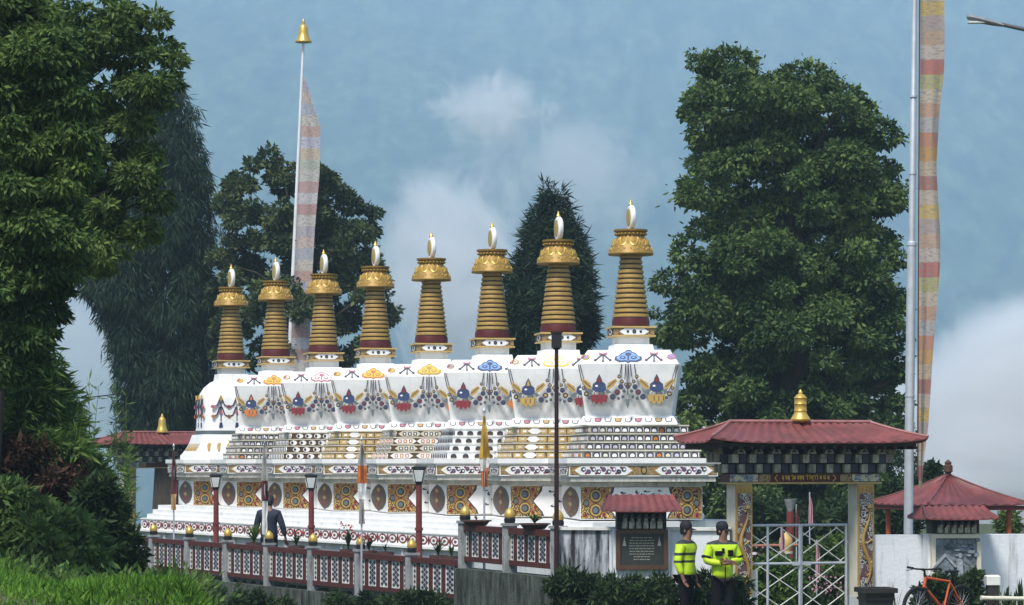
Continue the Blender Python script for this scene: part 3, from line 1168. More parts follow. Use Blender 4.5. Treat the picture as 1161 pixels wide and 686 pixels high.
# metal gate leaves
GM = Matrix.Translation((GX, GY, 0)) @ Matrix.Rotation(GYAW, 4, 'Z')
for k, (x0, x1) in enumerate(((-.93, -.02), (.02, .86))):
    t = thing('gate_leaf', ('left grey metal gate leaf with crossed lattice bars' if k == 0 else 'right grey metal gate leaf with slanting parallel bars'), 'gate leaf',
              GM @ Vector((x0, .02, .1)), GYAW + (R(3) if k else R(-2)), 'metal leaves of the main gate')
    W, H = x1 - x0, 1.62
    mb = MB()
    r = .024
    for x in ((0, .34, W) if k == 0 else (0, W)):
        mb.tube([(x, 0, 0), (x, 0, H)], r, 8)
    for z in (0.02, .96, H - .02):
        mb.tube([(0, 0.003, z), (W, .003, z)], r, 8)
    mb.build('frame', STEEL, t)
    mb = MB()

    def clip_line(p, q):
        # clip to the leaf's two panes
        for (za, zb) in ((.04, .94), (.98, H - .04)):
            pts = []
            for n_ in range(41):
                s_ = n_ / 40
                x, z = p[0] + (q[0] - p[0]) * s_, p[1] + (q[1] - p[1]) * s_
                if .02 < x < W - .02 and za < z < zb:
                    pts.append((x, 0.004, z))
            if len(pts) > 1:
                mb.tube([pts[0], pts[-1]], .009, 6)
    if k == 0:
        for q in range(-3, 8):
            clip_line((-.3, q * .44 - .3), (1.4, q * .44 + .8))
            clip_line((-.3, q * .44 + .8), (1.4, q * .44 - .3))
    else:
        for q in range(-4, 8):
            clip_line((-.3, q * .3 - .3), (1.4, q * .3 + .85))
        for q in range(-1, 5):
            clip_line((-.3, q * .5 + .7), (1.4, q * .5 - .45))
    mb.build('lattice', OFFW, t)
    if k == 0:
        mb = MB()
        mb.box(.02, .16, -.012, .012, .02, .86)
        mb.build('kick_plate', OFFW, t)
    mb = MB()
    mb.box(W - .14 if k == 0 else .02, W - .02 if k == 0 else .16, -.05, .03, .93, .99)
    mb.build('latch', STEEL, t)

# boundary walls
def wall(p, q, z0, z1, th, mats, label, cop=True):
    d = Vector(q) - Vector(p)
    L = d.length
    t = thing('boundary_wall', label, 'wall', (p[0], p[1], 0), math.atan2(d.y, d.x))
    for (a, b, m, nm) in mats:
        mb = MB()
        mb.box(a * L, b * L, -th / 2, th / 2, z0, z1)
        mb.build(nm, m, t)
    if cop:
        mb = MB()
        mb.box(-.02, L + .02, -th / 2 - .05, th / 2 + .05, z1 + .001, z1 + .05)
        mb.build('coping', OFFW, t)
    return t


gl = GM @ Vector((-1.26, 0, 0))
gr = GM @ Vector((1.26, 0, 0))
wall((.8, 44.45, 0), (gl.x, gl.y, 0), -.6, 1.62, .26, [(0, .3, STAINW, 'stained_panel'), (.3, 1, PLASTER, 'plaster_panel')],
     'white boundary wall with black rain stains, left of the main gate', True)
wall((gr.x, gr.y, 0), (gr.x + 5.5, gr.y + .9, 0), -.4, 1.53, .26, [(0, .42, PLASTER, 'plaster_panel'), (.42, 1, pbr('streaked_plaster', (.66, .68, .7), .85, .12, 1.7, dirt=(.16, .16, .15), dirt_lo=.53, dirt_hi=.72, bump=.2, dstretch=(5, 5, .4)), 'streaked_panel')],
     'pale boundary wall right of the main gate, behind the orange bicycle', False)


def shrine(name, label, loc, rz, W, zt, ztop, panel, panel_h):
    """panel under a small tiled roof of its own: roof, brackets, frame, panel"""
    t = thing(name, label, 'notice board' if panel == 'text' else 'relief panel', loc, rz)
    mb = MB()
    h = W / 2
    fr = (Vector((0, -.14, 0)), (1, 0, 0), (0, 0, 1))
    mb.box(-h - .04, h + .04, -.12, .16, -.3, zt - .001)
    mb.build('backing_wall', PLASTER, t)
    mb = MB()
    z0 = zt - panel_h
    for x0, x1, a, b in ((-h, h, zt - .07, zt), (-h, h, z0, z0 + .07), (-h, -h + .07, z0 + .07, zt - .07), (h - .07, h, z0 + .07, zt - .07)):
        mb.box(x0, x1, -.2, -.118, a, b)
    mb.build('frame', OB['brown'] if panel == 'text' else CREAM, t)
    mb = MB()
    mb.box(-h + .068, h - .068, -.165, -.117, z0 + .068, zt - .068)
    pf = (Vector((0, -.165, z0)), (1, 0, 0), (0, 0, 1))
    rr = random.Random(5)
    if panel == 'text':
        pn = mb.build('plaque', pbr('dark_slate', (.03, .035, .03), .45, .3, 5), t)
        mb = MB()
        for q in range(9):
            v = panel_h - .14 - q * .045
            w = (h - .2) * (.75 if q == 0 else .9 if q < 7 else .6)
            u = -w
            while u < w:
                L_ = rr.uniform(.02, .07)
                mb.plate(rect(u, min(u + L_, w), v, v + .012), pf, .004, 0)
                u += L_ + .012
        for sx in (-1, 1):
            mb.plate([(sx * (h - .14) - .03, panel_h - .27), (sx * (h - .14) + .03, panel_h - .27), (sx * (h - .14), panel_h - .11)], pf, .006, 0)
        mb.build('engraved_writing', pbr('faded_lettering', (.3, .31, .26), .7), pn)
    else:
        pn = mb.build('stone_relief', pbr('grey_carved_stone', (.2, .235, .26), .8, .5, 9, dirt=(.06, .07, .08), dirt_lo=.48, dirt_hi=.65, bump=1., bscale=14), t)
        mb = MB()
        g = lambda *a: mb.plate(*a)
        g([(-.34, .12), (-.05, .12), (-.05, .36), (-.2, .5), (-.34, .36)], pf, .035, 0)
        g([(-.4, .32), (-.2, .54), (0, .32), (-.03, .3), (-.2, .48), (-.37, .3)][::-1], pf, .055, 1)
        g([(.0, .1), (.12, .1), (.1, .42), (.05, .46), (.01, .42)], pf, .05, 1)
        g(ell(.06, .5, .035, .045, 10), pf, .06, 1)
        g([(.14, .1), (.27, .1), (.25, .3), (.2, .36), (.15, .3)], pf, .045, 0)
        g(ell(.2, .39, .03, .04, 10), pf, .055, 0)
        for q in range(16):
            u, v = rr.uniform(.0, .38), rr.uniform(.5, .8)
            g(ell(u, v, rr.uniform(.03, .07), rr.uniform(.015, .035), 8), pf, rr.uniform(.02, .05), q % 2)
        for q in range(8):
            u = rr.uniform(-.38, .38)
            g(ell(u, rr.uniform(.1, .22), rr.uniform(.03, .06), rr.uniform(.02, .05), 8), pf, rr.uniform(.02, .04), q % 2)
        mb.build('carved_figures', [pbr('stone_mid', (.16, .19, .21), .8, .3, 12, bump=.6), pbr('stone_light', (.3, .33, .35), .8, .3, 12, bump=.6)], pn)
    mb = MB()
    zb = zt + .01
    hb = (ztop - zt) * .5
    mb.box(-h + .02, h - .02, -.16, .16, zb, zb + hb, 0)
    n = 6
    for i in range(n):
        x = -h + .08 + (W - .16) * (i + .5) / n
        w = W / n * .3
        mb.box(x - w, x + w, -.25, -.15, zb + .01, zb + hb * .45, 1)
        mb.box(x - w * .6, x + w * .6, -.3, -.14, zb + hb * .46, zb + hb * .62, 1)
        mb.plate([(x - w * 1.1, zb + hb * .62), (x + w * 1.1, zb + hb * .62), (x, zb + hb * .95)], (Vector((0, -.3, 0)), (1, 0, 0), (0, 0, 1)), .03, 2, back=.1)
    mb.build('brackets', [DARKW, WCREAM, OB['dark']], t)
    mb = MB()
    hip_roof(mb, h + .2, .52, h + .1, zb + hb + .02, ztop, .02, .07)
    mb.build('roof', ROOFR, t)
    return t


shrine('notice_board', 'dark engraved notice plaque under a small red roof, left of the officers', (2.14, 43.95, 0), R(3), .86, 1.64, 2.22, 'text', .66)
shrine('relief_shrine', 'grey carved stone relief under a small red roof, behind the bicycle', (7.42, 44.55, 0), R(9), .86, 1.55, 2.02, 'relief', .86)

# pavilion behind the right wall
t = thing('pavilion', 'open garden pavilion with red pyramid roof behind the right wall', 'pavilion', (8.57, 52, 0), R(22))
mb = MB()
s_ = 1.12
hip_roof(mb, s_, s_, .03, 1.93, 2.5, .03, .12)
ro = mb.build('roof', ROOFR, t)
mb = MB()
roof_trim(mb, s_, s_, .02, 1.93, 2.5, .03, .022)
mb.build('ridge_cap', ROOFR, ro)
mb = MB()
mb.box(-s_ + .03, s_ - .03, -s_ + .03, s_ - .03, 1.82, 1.9)
mb.build('eave_beam', MAROON, t)
mb = MB()
mb.lathe([(.05, 2.48), (.06, 2.54), (.09, 2.56), (.09, 2.68), (.06, 2.7), (.07, 2.74), (.02, 2.79), (.004, 2.8)], 12)
mb.build('finial', OB['brown'], t, True)
for sx in (-1, 1):
    for sy in (-1, 1):
        mb = MB()
        mb.tube([(sx * .85, sy * .85, -.2), (sx * .85, sy * .85, 1.83)], .05, 10)
        mb.build('post', pbr('orange_red_post', (.4, .09, .03), .55, .2, 6), t)

# ------------------------------------------------------------------ fences
def fence(label, pts, ztop, zbot, posts, base, base_z, grp=None, reds=4):
    p, q = Vector((*pts[0], 0)), Vector((*pts[1], 0))
    d = q - p
    L = d.length
    n = len(posts) - 1
    t = thing('ornamental_fence', label, 'fence', (p.x, p.y, 0), math.atan2(d.y, d.x), grp)
    for a in posts:
        x = a * L
        mb = MB()
        mb.box(x - .1, x + .1, -.1, .1, zbot - .05, ztop)
        mb.box(x - .125, x + .125, -.125, .125, ztop + .001, ztop + .05)
        po = mb.build('post', GREYC, t)
        mb = MB()
        mb.lathe([(.09, 0), (.1, .03), (.1, .08), (.08, .1)], 16, (x, 0, ztop + .05), 1)
        mb.lathe([(.092, .1), (.098, .13), (.092, .18), (.068, .225), (.03, .26), (.004, .28)], 16, (x, 0, ztop + .05), 0)
        mb.build('gold_knob', [GOLDB, BLACK], po, True)
    for a, b in zip(posts, posts[1:]):
        x0, x1 = a * L + .1, b * L - .1
        mb = MB()
        mb.box(x0, x1, -.075, .075, ztop - .14, ztop - .03)
        mb.build('top_rail', REDWOOD, t)
        mb = MB()
        mb.box(x0, x1, -.06, .06, zbot + .08, zbot + .17)
        mb.build('bottom_rail', REDWOOD, t)
        w = (x1 - x0) / (2 * reds)
        for i in range(reds):
            xa = x0 + (2 * i + .5) * w
            mb = MB()
            mb.box(xa + .03, xa + w * .7, -.035, .0, zbot + .172, ztop - .142)
            mb.build('baluster', REDWOOD, t)
        for i in range(reds + 1):
            xa = max(x0 + .004, x0 + (2 * i - .8) * w + .004)
            xb = min(x1 - .004, x0 + (2 * i + .5) * w + .026)
            mb = MB()
            mb.box(xa, xb, -.025, .0, zbot + .172, ztop - .142)
            fr = (Vector(((xa + xb) / 2, -.025, zbot + .172)), (1, 0, 0), (0, 0, 1))
            hh = ztop - zbot - .314
            ww = (xb - xa) / 2
            for r_ in range(5):
                for c_ in (-.5, .5) if ww > .09 else (0,):
                    v = hh * (.12 + .19 * r_)
                    u = c_ * ww * .95
                    k = ww * (.36 if ww > .09 else .6)
                    mb.plate([(u - k, v), (u, v - hh * .085), (u + k, v), (u, v + hh * .085)], fr, .004, 1)
                if ww > .09 and r_ < 4:
                    v = hh * (.215 + .19 * r_)
                    mb.plate([(-k, v), (0, v - hh * .085), (k, v), (0, v + hh * .085)], fr, .005, 1)
            mb.build('lattice_panel', [OFFW, OB['dark']], t)
    mb = MB()
    mb.box(-.3 if base != 'high' else -.14, L + .14, -.17, .2, base_z, zbot - .051)
    mb.build('retaining_wall', MOSS, t)
    return t


kz = lambda k: (-8.94 + 1.153 * k, 66 - 2.1 * k)
p0, p1 = kz(-3), kz(7)
fence('long low fence of dark red balusters and gold-knobbed posts below the stupas', (p0, p1), .87, 0., [i / 10 for i in range(11)], 'low', -1.6)
fence('short raised fence section on a mossy wall, left of the notice board', ((-.86, 48.5), (.78, 44.75)), 1.63, .86, [.0, .5, 1.], 'high', -1.2)

# ------------------------------------------------------------------ vegetation
def norm(a):
    return a / np.maximum(np.linalg.norm(a, axis=1, keepdims=True), 1e-9)


def leaf_object(name, P, A, Ln, W, mat, parent=None, fold=.12):
    n = len(P)
    A = norm(A)
    sd = norm(np.cross(A, RNG.normal(size=(n, 3))))
    nr = np.cross(sd, A)
    Ln = Ln[:, None]
    W = W[:, None]
    m = P + A * Ln * .45 + nr * W * fold
    V = np.stack([P, m + sd * W * .5, P + A * Ln, m - sd * W * .5], 1).reshape(-1, 3)
    me = bpy.data.meshes.new(name)
    me.vertices.add(n * 4)
    me.vertices.foreach_set('co', V.astype(np.float32).ravel())
    me.loops.add(n * 4)
    me.loops.foreach_set('vertex_index', np.arange(n * 4, dtype=np.int32))
    me.polygons.add(n)
    me.polygons.foreach_set('loop_start', np.arange(0, n * 4, 4, dtype=np.int32))
    me.materials.append(mat)
    me.update(calc_edges=True)
    o = bpy.data.objects.new(name, me)
    C.objects.link(o)
    if parent is not None:
        o.parent = parent
    return o


def in_poly(x, y, poly):
    c = False
    j = len(poly) - 1
    for i in range(len(poly)):
        xi, yi = poly[i]
        xj, yj = poly[j]
        if (yi > y) != (yj > y) and x < (xj - xi) * (y - yi) / (yj - yi) + xi:
            c = not c
        j = i
    return c


def edge_dist(x, y, poly):
    d = 1e9
    for i in range(len(poly)):
        a, b = Vector(poly[i]), Vector(poly[(i + 1) % len(poly)])
        ab = b - a
        t_ = max(0, min(1, (Vector((x, y)) - a).dot(ab) / max(ab.length_squared, 1e-6)))
        d = min(d, (a + ab * t_ - Vector((x, y))).length)
    return d


def chord(y, poly):
    xs = []
    for i in range(len(poly)):
        (x0, y0), (x1, y1) = poly[i], poly[(i + 1) % len(poly)]
        if (y0 > y) != (y1 > y):
            xs.append(x0 + (x1 - x0) * (y - y0) / (y1 - y0))
    return (min(xs), max(xs)) if len(xs) > 1 else (0, 1)


def crown_clumps(poly, Y, n, rpx, depth=.8, inset=.55, seed=0, sep=.55):
    """leaf clumps filling a crown: its outline in the photograph at distance Y, rounded in depth"""
    rr = random.Random(seed)
    xs = [p[0] for p in poly]
    ys = [p[1] for p in poly]
    out, px = [], []
    tries = 0
    while len(out) < n and tries < n * 60:
        tries += 1
        x, y = rr.uniform(min(xs), max(xs)), rr.uniform(min(ys), max(ys))
        if not in_poly(x, y, poly):
            continue
        r = rr.uniform(*rpx)
        e = edge_dist(x, y, poly)
        if e < r * inset:
            r = e / inset
            if r < rpx[0] * .45:
                continue
        c0, c1 = chord(y, poly)
        hw = max(1, (c1 - c0) / 2)
        tt = (x - (c0 + c1) / 2) / hw
        dm = math.sqrt(max(0, 1 - tt * tt)) * hw * depth
        dz = rr.uniform(-1, 1) * dm
        if any((x - a) ** 2 + (y - b) ** 2 + (dz - c) ** 2 < (sep * (r + q)) ** 2 for a, b, c, q in px):
            continue
        px.append((x, y, dz, r))
        k = Y / F
        out.append((at(x, y, Y + dz * k), r * k))
    return out


def clump_leaves(cl, per, L, Wd, droop=.5, out=.9, flat=.8, shell=.5):
    P, A = [], []
    rs = np.array([r for _, r in cl])
    w = rs ** 2
    w = w / w.sum()
    cnt = np.maximum(6, (w * per).astype(int))
    for (c, r), n in zip(cl, cnt):
        d = norm(RNG.normal(size=(n, 3)))
        d[:, 2] = np.where(d[:, 2] < -.3, d[:, 2] * .6, d[:, 2])
        rad = r * (shell + (1 - shell) * RNG.random(n) ** .6) * (1 + .22 * RNG.normal(size=n) * (RNG.random(n) < .3))
        p = d * rad[:, None]
        p[:, 2] *= flat
        P.append(p + np.array(c))
        a = d * out + RNG.normal(size=(n, 3)) * .55
        a[:, 2] -= droop
        A.append(a)
    P = np.concatenate(P)
    A = np.concatenate(A)
    n = len(P)
    s_ = np.clip(np.exp(RNG.normal(size=n) * .33), .4, 2.)
    return P, A, L * s_, Wd * s_


BARK = pbr('bark', (.06, .048, .036), .9, .35, 5, bump=.6, stretch=(3, 3, .7))


def tree(name, label, poly, Y, n, rpx, leaves, L, Wd, mat, base_px, trunk_r, group=None, depth=.8, droop=.5, seed=1, limbs=14,
         flat=.8, inset=.55, cat='tree', shell=.5, sep=.55, core=None, gz=None, top_frac=.75, lean=1., twigs=.5):
    cl = crown_clumps(poly, Y, n, rpx, depth, inset, seed, sep)
    rr = random.Random(seed + 100)
    for c, r in [rr.choice(cl) for _ in range(int(n * twigs))]:
        d = Vector((rr.uniform(-1, 1), rr.uniform(-1, .4), rr.uniform(-.7, 1))).normalized()
        cl.append((c + d * r * rr.uniform(.95, 1.4), r * rr.uniform(.22, .45)))
    b = at(base_px, HZ, Y)
    gz = ground_z(b.x, b.y) if gz is None else gz
    base = Vector((b.x, b.y, gz))
    t = thing(name, label, cat, base, 0, group)
    P, A, Ln, W_ = clump_leaves(cl, leaves, L, Wd, droop, flat=flat, shell=shell)
    leaf_object('crown', P - np.array(base), A, Ln, W_, mat, t)
    mb = MB()
    zs = max(c.z for c, r in cl)
    cx = base.x + lean * (sum(c.x for c, r in cl) / len(cl) - base.x)
    top = Vector((cx, Y, base.z + (zs - base.z) * top_frac))
    pts = [base + (top - base) * q + Vector((.06 * math.sin(q * 7 + seed), .05 * math.cos(q * 5), 0)) * trunk_r * 8 * q for q in (0, .2, .4, .6, .8, 1)]
    rel = [p - base for p in pts]
    mb.tube(rel, [trunk_r * (1.25 if i == 0 else 1 - .16 * i) for i in range(6)], 10)
    rr = random.Random(seed)
    for c, r in rr.sample(cl, min(limbs, len(cl))):
        q = max(.15, min(.95, (c.z - base.z) / max(.1, top.z - base.z) - rr.uniform(.12, .3)))
        s0 = base + (top - base) * q
        m = (s0 + c) / 2 + Vector((0, 0, (c - s0).length * .08))
        rr0 = trunk_r * (1 - .8 * q) * .5
        mb.tube([s0 - base, m - base, c - base], [rr0, rr0 * .6, rr0 * .2], 6)
    mb.build('trunk', BARK, t, True)
    return t


LG_BROAD = leafmat('broadleaf_green', (.018, .042, .012), (.07, .125, .032), (.17, .24, .06))
LG_YEL = leafmat('yellow_green_broadleaf', (.024, .05, .014), (.085, .14, .036), (.2, .27, .07))
LG_DARK = leafmat('deep_broadleaf_green', (.016, .036, .012), (.066, .115, .034), (.165, .23, .065), .25)
LG_CON = leafmat('blue_green_conifer', (.005, .012, .007), (.016, .034, .018), (.04, .07, .034), .12)
LG_OLIVE = leafmat('olive_broadleaf', (.016, .03, .014), (.055, .085, .032), (.13, .16, .055), .25)
LG_BRIGHT = leafmat('bright_shrub_green', (.025, .055, .012), (.08, .15, .035), (.18, .27, .06), .35)
LG_BUSH = leafmat('shrub_green', (.022, .05, .013), (.09, .155, .04), (.22, .3, .085), .3)
LG_RED = leafmat('dry_russet', (.02, .014, .01), (.06, .03, .022), (.12, .075, .045), .25)
LG_GRASS = leafmat('meadow_grass', (.035, .085, .01), (.1, .22, .025), (.2, .36, .055), .4, 1.2)
LG_DARKP = leafmat('dark_garden_foliage', (.008, .018, .007), (.025, .05, .018), (.08, .12, .04), .25)

# big tree right of the stupas: ivy-clad pillar crown
polyE = [(752, 98), (775, 92), (790, 70), (835, 60), (880, 78), (930, 88), (975, 112), (1002, 150), (1006, 185), (1014, 238), (992, 250), (962, 232), (958, 246), (990, 262), (1012, 274), (1026, 300),
         (1020, 340), (1028, 370), (1016, 400), (1030, 450), (1028, 600), (800, 600), (770, 520), (772, 480), (786, 420), (744, 385), (740, 335), (764, 300), (790, 268), (806, 238), (776, 238),
         (764, 226), (786, 205), (800, 182), (768, 160), (786, 138)]
tree('broadleaf_tree', 'huge dense dark green tree towering behind the gateway', polyE, 76, 300, (13, 34), 300000, .13, .065, LG_DARK, 900, .75,
     'broadleaf trees around the shrine', depth=.75, droop=.5, seed=3, limbs=26, flat=.72, shell=.7, sep=.62, inset=.25)
polyE2 = [(748, 108), (770, 92), (800, 78), (830, 62), (870, 70), (860, 120), (800, 170), (765, 220), (758, 236), (772, 190), (768, 160)]
# spreading tree behind the left flagpole
polyC = [(262, 200), (292, 180), (330, 172), (352, 190), (385, 205), (400, 228), (428, 240), (432, 262), (415, 290), (428, 296), (440, 330), (452, 352), (440, 372), (448, 400), (420, 410), (240, 420),
         (236, 350), (246, 300), (244, 262), (252, 225)]
tree('broadleaf_tree', 'spreading olive-green tree with gaps behind the left flagpole', polyC, 97, 150, (7, 17), 75000, .16, .08, LG_OLIVE, 335, .38,
     'broadleaf trees around the shrine', depth=.7, droop=.3, seed=8, limbs=40, sep=.62, flat=.85, inset=.3)
# weeping conifer, left
polyB = [(188, 70), (200, 84), (210, 110), (222, 150), (236, 195), (240, 240), (236, 300), (244, 340), (246, 400), (240, 460), (226, 505), (150, 512), (136, 470), (128, 410), (122, 372), (108, 350), (90, 320), (100, 280), (120, 220), (150, 130)]
tree('weeping_conifer', 'tall dark blue-green weeping conifer left of the bell-shaped stupa', polyB, 98, 360, (8, 19), 120000, .3, .03, LG_CON, 190, .5,
     'tall conifers behind the stupas', depth=.75, droop=1.7, seed=5, limbs=10, flat=1.5)
polyB2 = [(124, 425), (132, 432), (140, 440), (142, 470), (136, 490), (126, 470)]
# slim cypress between the seventh and sixth stupas
polyD = [(630, 200), (640, 222), (646, 245), (660, 275), (668, 310), (674, 345), (670, 385), (660, 412), (640, 430), (590, 430), (576, 400), (572, 370), (578, 330), (574, 318), (590, 290), (600, 258), (612, 225)]
tree('cypress_tree', 'slim dark cypress between the blue and yellow medallion stupas', polyD, 84, 200, (6, 14), 60000, .26, .03, LG_CON, 622, .3,
     'tall conifers behind the stupas', depth=.8, droop=.2, seed=6, limbs=6, flat=1.5)
# foreground trees at the left edge
polyA2 = [(40, 20), (75, 2), (110, -14), (150, 6), (188, 20), (184, 44), (205, 52), (196, 88), (204, 98), (176, 130), (182, 170), (170, 215), (186, 232), (180, 265), (140, 290), (132, 325), (105, 330), (88, 300), (60, 230), (20, 100)]
tree('broadleaf_tree', 'mid-green tree with gaps overlapping the weeping conifer', polyA2, 37, 84, (12, 28), 46000, .09, .032, LG_YEL, -20, .2,
     'broadleaf trees around the shrine', depth=.8, droop=.7, seed=9, limbs=30, sep=.72, flat=.65, shell=.65, inset=.35, lean=.3)
polyA1 = [(-60, -30), (20, -20), (60, 5), (62, 30), (84, 60), (92, 110), (104, 150), (100, 200), (82, 240), (92, 280), (76, 320), (62, 372), (48, 400), (40, 425), (0, 440), (-60, 440)]
tree('broadleaf_tree', 'lush foreground tree cut off by the left edge of the photo', polyA1, 32, 130, (18, 40), 170000, .08, .028, LG_BROAD, -170, .25,
     'broadleaf trees around the shrine', depth=.7, droop=.9, seed=10, limbs=16, flat=.65, shell=.7)

SH = 'shrubs on the grassy bank'


def shrub(label, poly, Y, n, rpx, leaves, L, Wd, mat, base, seed, droop=.3, name='shrub', flat=.85, depth=.8, sep=.5):
    gz_ = ground_z(at(base, HZ, Y).x, Y)
    return tree(name, label, poly, Y, n, rpx, leaves, L, Wd, mat, base, .04, SH, depth, droop, seed, 12, flat, .5, 'shrub', sep=sep, gz=gz_, top_frac=.6)


shrub('willowy bright green shrub under the left foreground tree', [(-40, 360), (20, 350), (52, 385), (66, 425), (84, 462), (98, 500), (92, 540), (20, 560), (-40, 560)], 38, 130, (11, 22), 42000, .15, .026, LG_BRIGHT, 10, 21, droop=.5)
shrub('russet dried shrub on the bank at the left edge', [(-30, 505), (20, 500), (55, 502), (82, 515), (96, 540), (88, 580), (60, 600), (-30, 590)], 37.5, 70, (9, 18), 15000, .12, .035, LG_RED, 30, 22, droop=.2)
shrub('large leafy green shrub below the russet one', [(-30, 548), (10, 545), (45, 570), (85, 590), (112, 600), (120, 640), (110, 672), (-30, 680)], 34.5, 110, (11, 22), 22000, .12, .045, LG_BUSH, 40, 23, droop=.2)
shrub('dark twiggy shrub in front of the far gateway', [(86, 560), (100, 540), (118, 545), (136, 565), (148, 590), (156, 620), (160, 650), (150, 672), (92, 672), (84, 610)], 37, 70, (8, 16), 13000, .11, .035, LG_DARKP, 120, 24, droop=.1)
shrub('yellow-green shrub leaning beside the far gateway', [(84, 520), (104, 508), (112, 530), (118, 556), (104, 570), (86, 565)], 39, 26, (7, 13), 4500, .14, .035, LG_BRIGHT, 96, 25, droop=.3)

# tall seeding weeds
wr = random.Random(11)
for i in range(44):
    px, tp = wr.uniform(62, 150), wr.uniform(425, 520)
    Y = wr.uniform(41, 46)
    b = at(px, tp, Y)
    g0 = ground_z(b.x, Y)
    ln = wr.uniform(-.12, .22)
    t = thing('tall_weed', 'tall thin seeding weed stalk standing above the bank shrubs', 'weed', (b.x - ln, Y, g0), 0, 'tall weed stalks left of the far gateway')
    h = b.z - g0
    mb = MB()
    pts = [Vector((ln * q * q, 0, h * q)) for q in (0, .3, .6, .85, 1)]
    mb.tube(pts, [.011, .009, .007, .005, .003], 5)
    mb.build('stem', LG_BUSH, t)
    m_ = 46
    q = RNG.uniform(.3, 1, m_)
    P = np.stack([ln * q * q, 0 * q, h * q], 1)
    A = RNG.normal(size=(m_, 3))
    A[:, 2] = np.abs(A[:, 2]) * .6 + .1
    leaf_object('foliage', P, A, RNG.uniform(.08, .26, m_), RNG.uniform(.018, .04, m_), LG_BUSH, t)

# grass on the bank
n = 190000
y = RNG.uniform(21, 50, n)
x = -y * RNG.uniform(.08, .21, n)
z = np.array([ground_z(a, b) for a, b in zip(x, y)])
ok = z > .1
x, y, z = x[ok], y[ok], z[ok]
n = len(x)
patch = .55 + .45 * np.sin(x * 3.3 + y * 1.7) * np.sin(y * 2.1 - x * 1.3) + .5 * np.sin(x * 9 + y * 5) * np.sin(y * 7) * .5 + RNG.random(n) ** 2 * .9
A = RNG.normal(size=(n, 3)) * .6
A[:, 2] = 1
tag(leaf_object('grass', np.stack([x, y, z - .02], 1), A, .1 * np.clip(patch, .3, 1.9), RNG.uniform(.007, .028, n), LG_GRASS), kind='stuff')
# broad-leaved weeds among the grass
wr = random.Random(17)
for i in range(120):
    px = wr.uniform(0, 262)
    Y = wr.uniform(27, 42)
    X = (px - CX) * Y / F
    if ground_z(X, Y) < .6:
        continue
    P0 = np.array([X, Y, ground_z(X, Y)])
    m_ = 40
    d = RNG.normal(size=(m_, 3)) * np.array([.16, .16, .09])
    d[:, 2] = np.abs(d[:, 2])
    t = thing('weed', 'small broad-leaved weed growing in the bank grass', 'weed', P0, 0, 'small weeds in the grass of the bank')
    A = d.copy()
    A[:, 2] += .1
    leaf_object('foliage', d, A, RNG.uniform(.06, .14, m_), RNG.uniform(.03, .06, m_), LG_BUSH if i % 3 else LG_BRIGHT, t)

# low trees and garden seen through and beyond the gate
def garden(label, poly, Y, n, rpx, leaves, L, Wd, mat, base, seed, droop=.2):
    return tree('garden_bush', label, poly, Y, n, rpx, leaves, L, Wd, mat, base, .04, 'bushes in the shrine garden', .7, droop, seed, 8, .85, .5, 'bush', top_frac=.6)


garden('rounded green bush behind the left gate leaf', [(848, 648), (862, 634), (890, 634), (908, 644), (914, 700), (848, 704)], 48.5, 60, (6, 12), 13000, .1, .035, LG_BRIGHT, 880, 31)
garden('sunlit grassy-green bush behind the right gate leaf', [(912, 632), (936, 612), (962, 606), (970, 650), (968, 700), (912, 700)], 51, 60, (6, 12), 13000, .11, .035, LG_BUSH, 945, 32)
garden('dark hedge bush far behind the gate', [(836, 570), (880, 560), (930, 566), (975, 560), (1000, 600), (998, 660), (836, 660)], 66, 70, (9, 18), 12000, .16, .07, LG_DARKP, 915, 33)
garden('dark bushy growth between the gate and the pavilion', [(996, 560), (1015, 548), (1036, 556), (1048, 575), (1046, 612), (996, 612)], 60, 34, (6, 11), 5000, .14, .05, LG_DARKP, 1020, 34)
garden('small round bush behind the pavilion finial', [(1042, 548), (1050, 532), (1058, 524), (1066, 530), (1068, 548), (1060, 560), (1044, 560)], 62, 20, (4, 8), 2500, .11, .05, LG_DARKP, 1056, 35)
garden('feathery bush at the right pavilion post', [(1132, 592), (1138, 576), (1148, 580), (1154, 596), (1150, 612), (1132, 612)], 54, 16, (4, 7), 1800, .12, .03, LG_BUSH, 1142, 36)

# ------------------------------------------------------------------ flagpoles and flags
FLAGM = striped('printed_prayer_cloth', [(.62, .6, .6), (.55, .36, .33), (.6, .56, .5), (.5, .52, .42), (.62, .5, .36), (.56, .54, .62), (.6, .4, .34), (.62, .58, .5), (.48, .5, .56), (.64, .52, .46), (.5, .46, .5), (.62, .58, .54), (.52, .32, .3)], 5.2)
FLAGM2 = striped('printed_prayer_cloth_worn', [(.5, .4, .28), (.5, .3, .12), (.48, .24, .15), (.42, .4, .38), (.5, .32, .22), (.52, .44, .34), (.42, .4, .2), (.46, .18, .15), (.52, .44, .38), (.48, .34, .24), (.4, .33, .3), (.52, .38, .14), (.48, .4, .32), (.36, .18, .15)], 3.6)


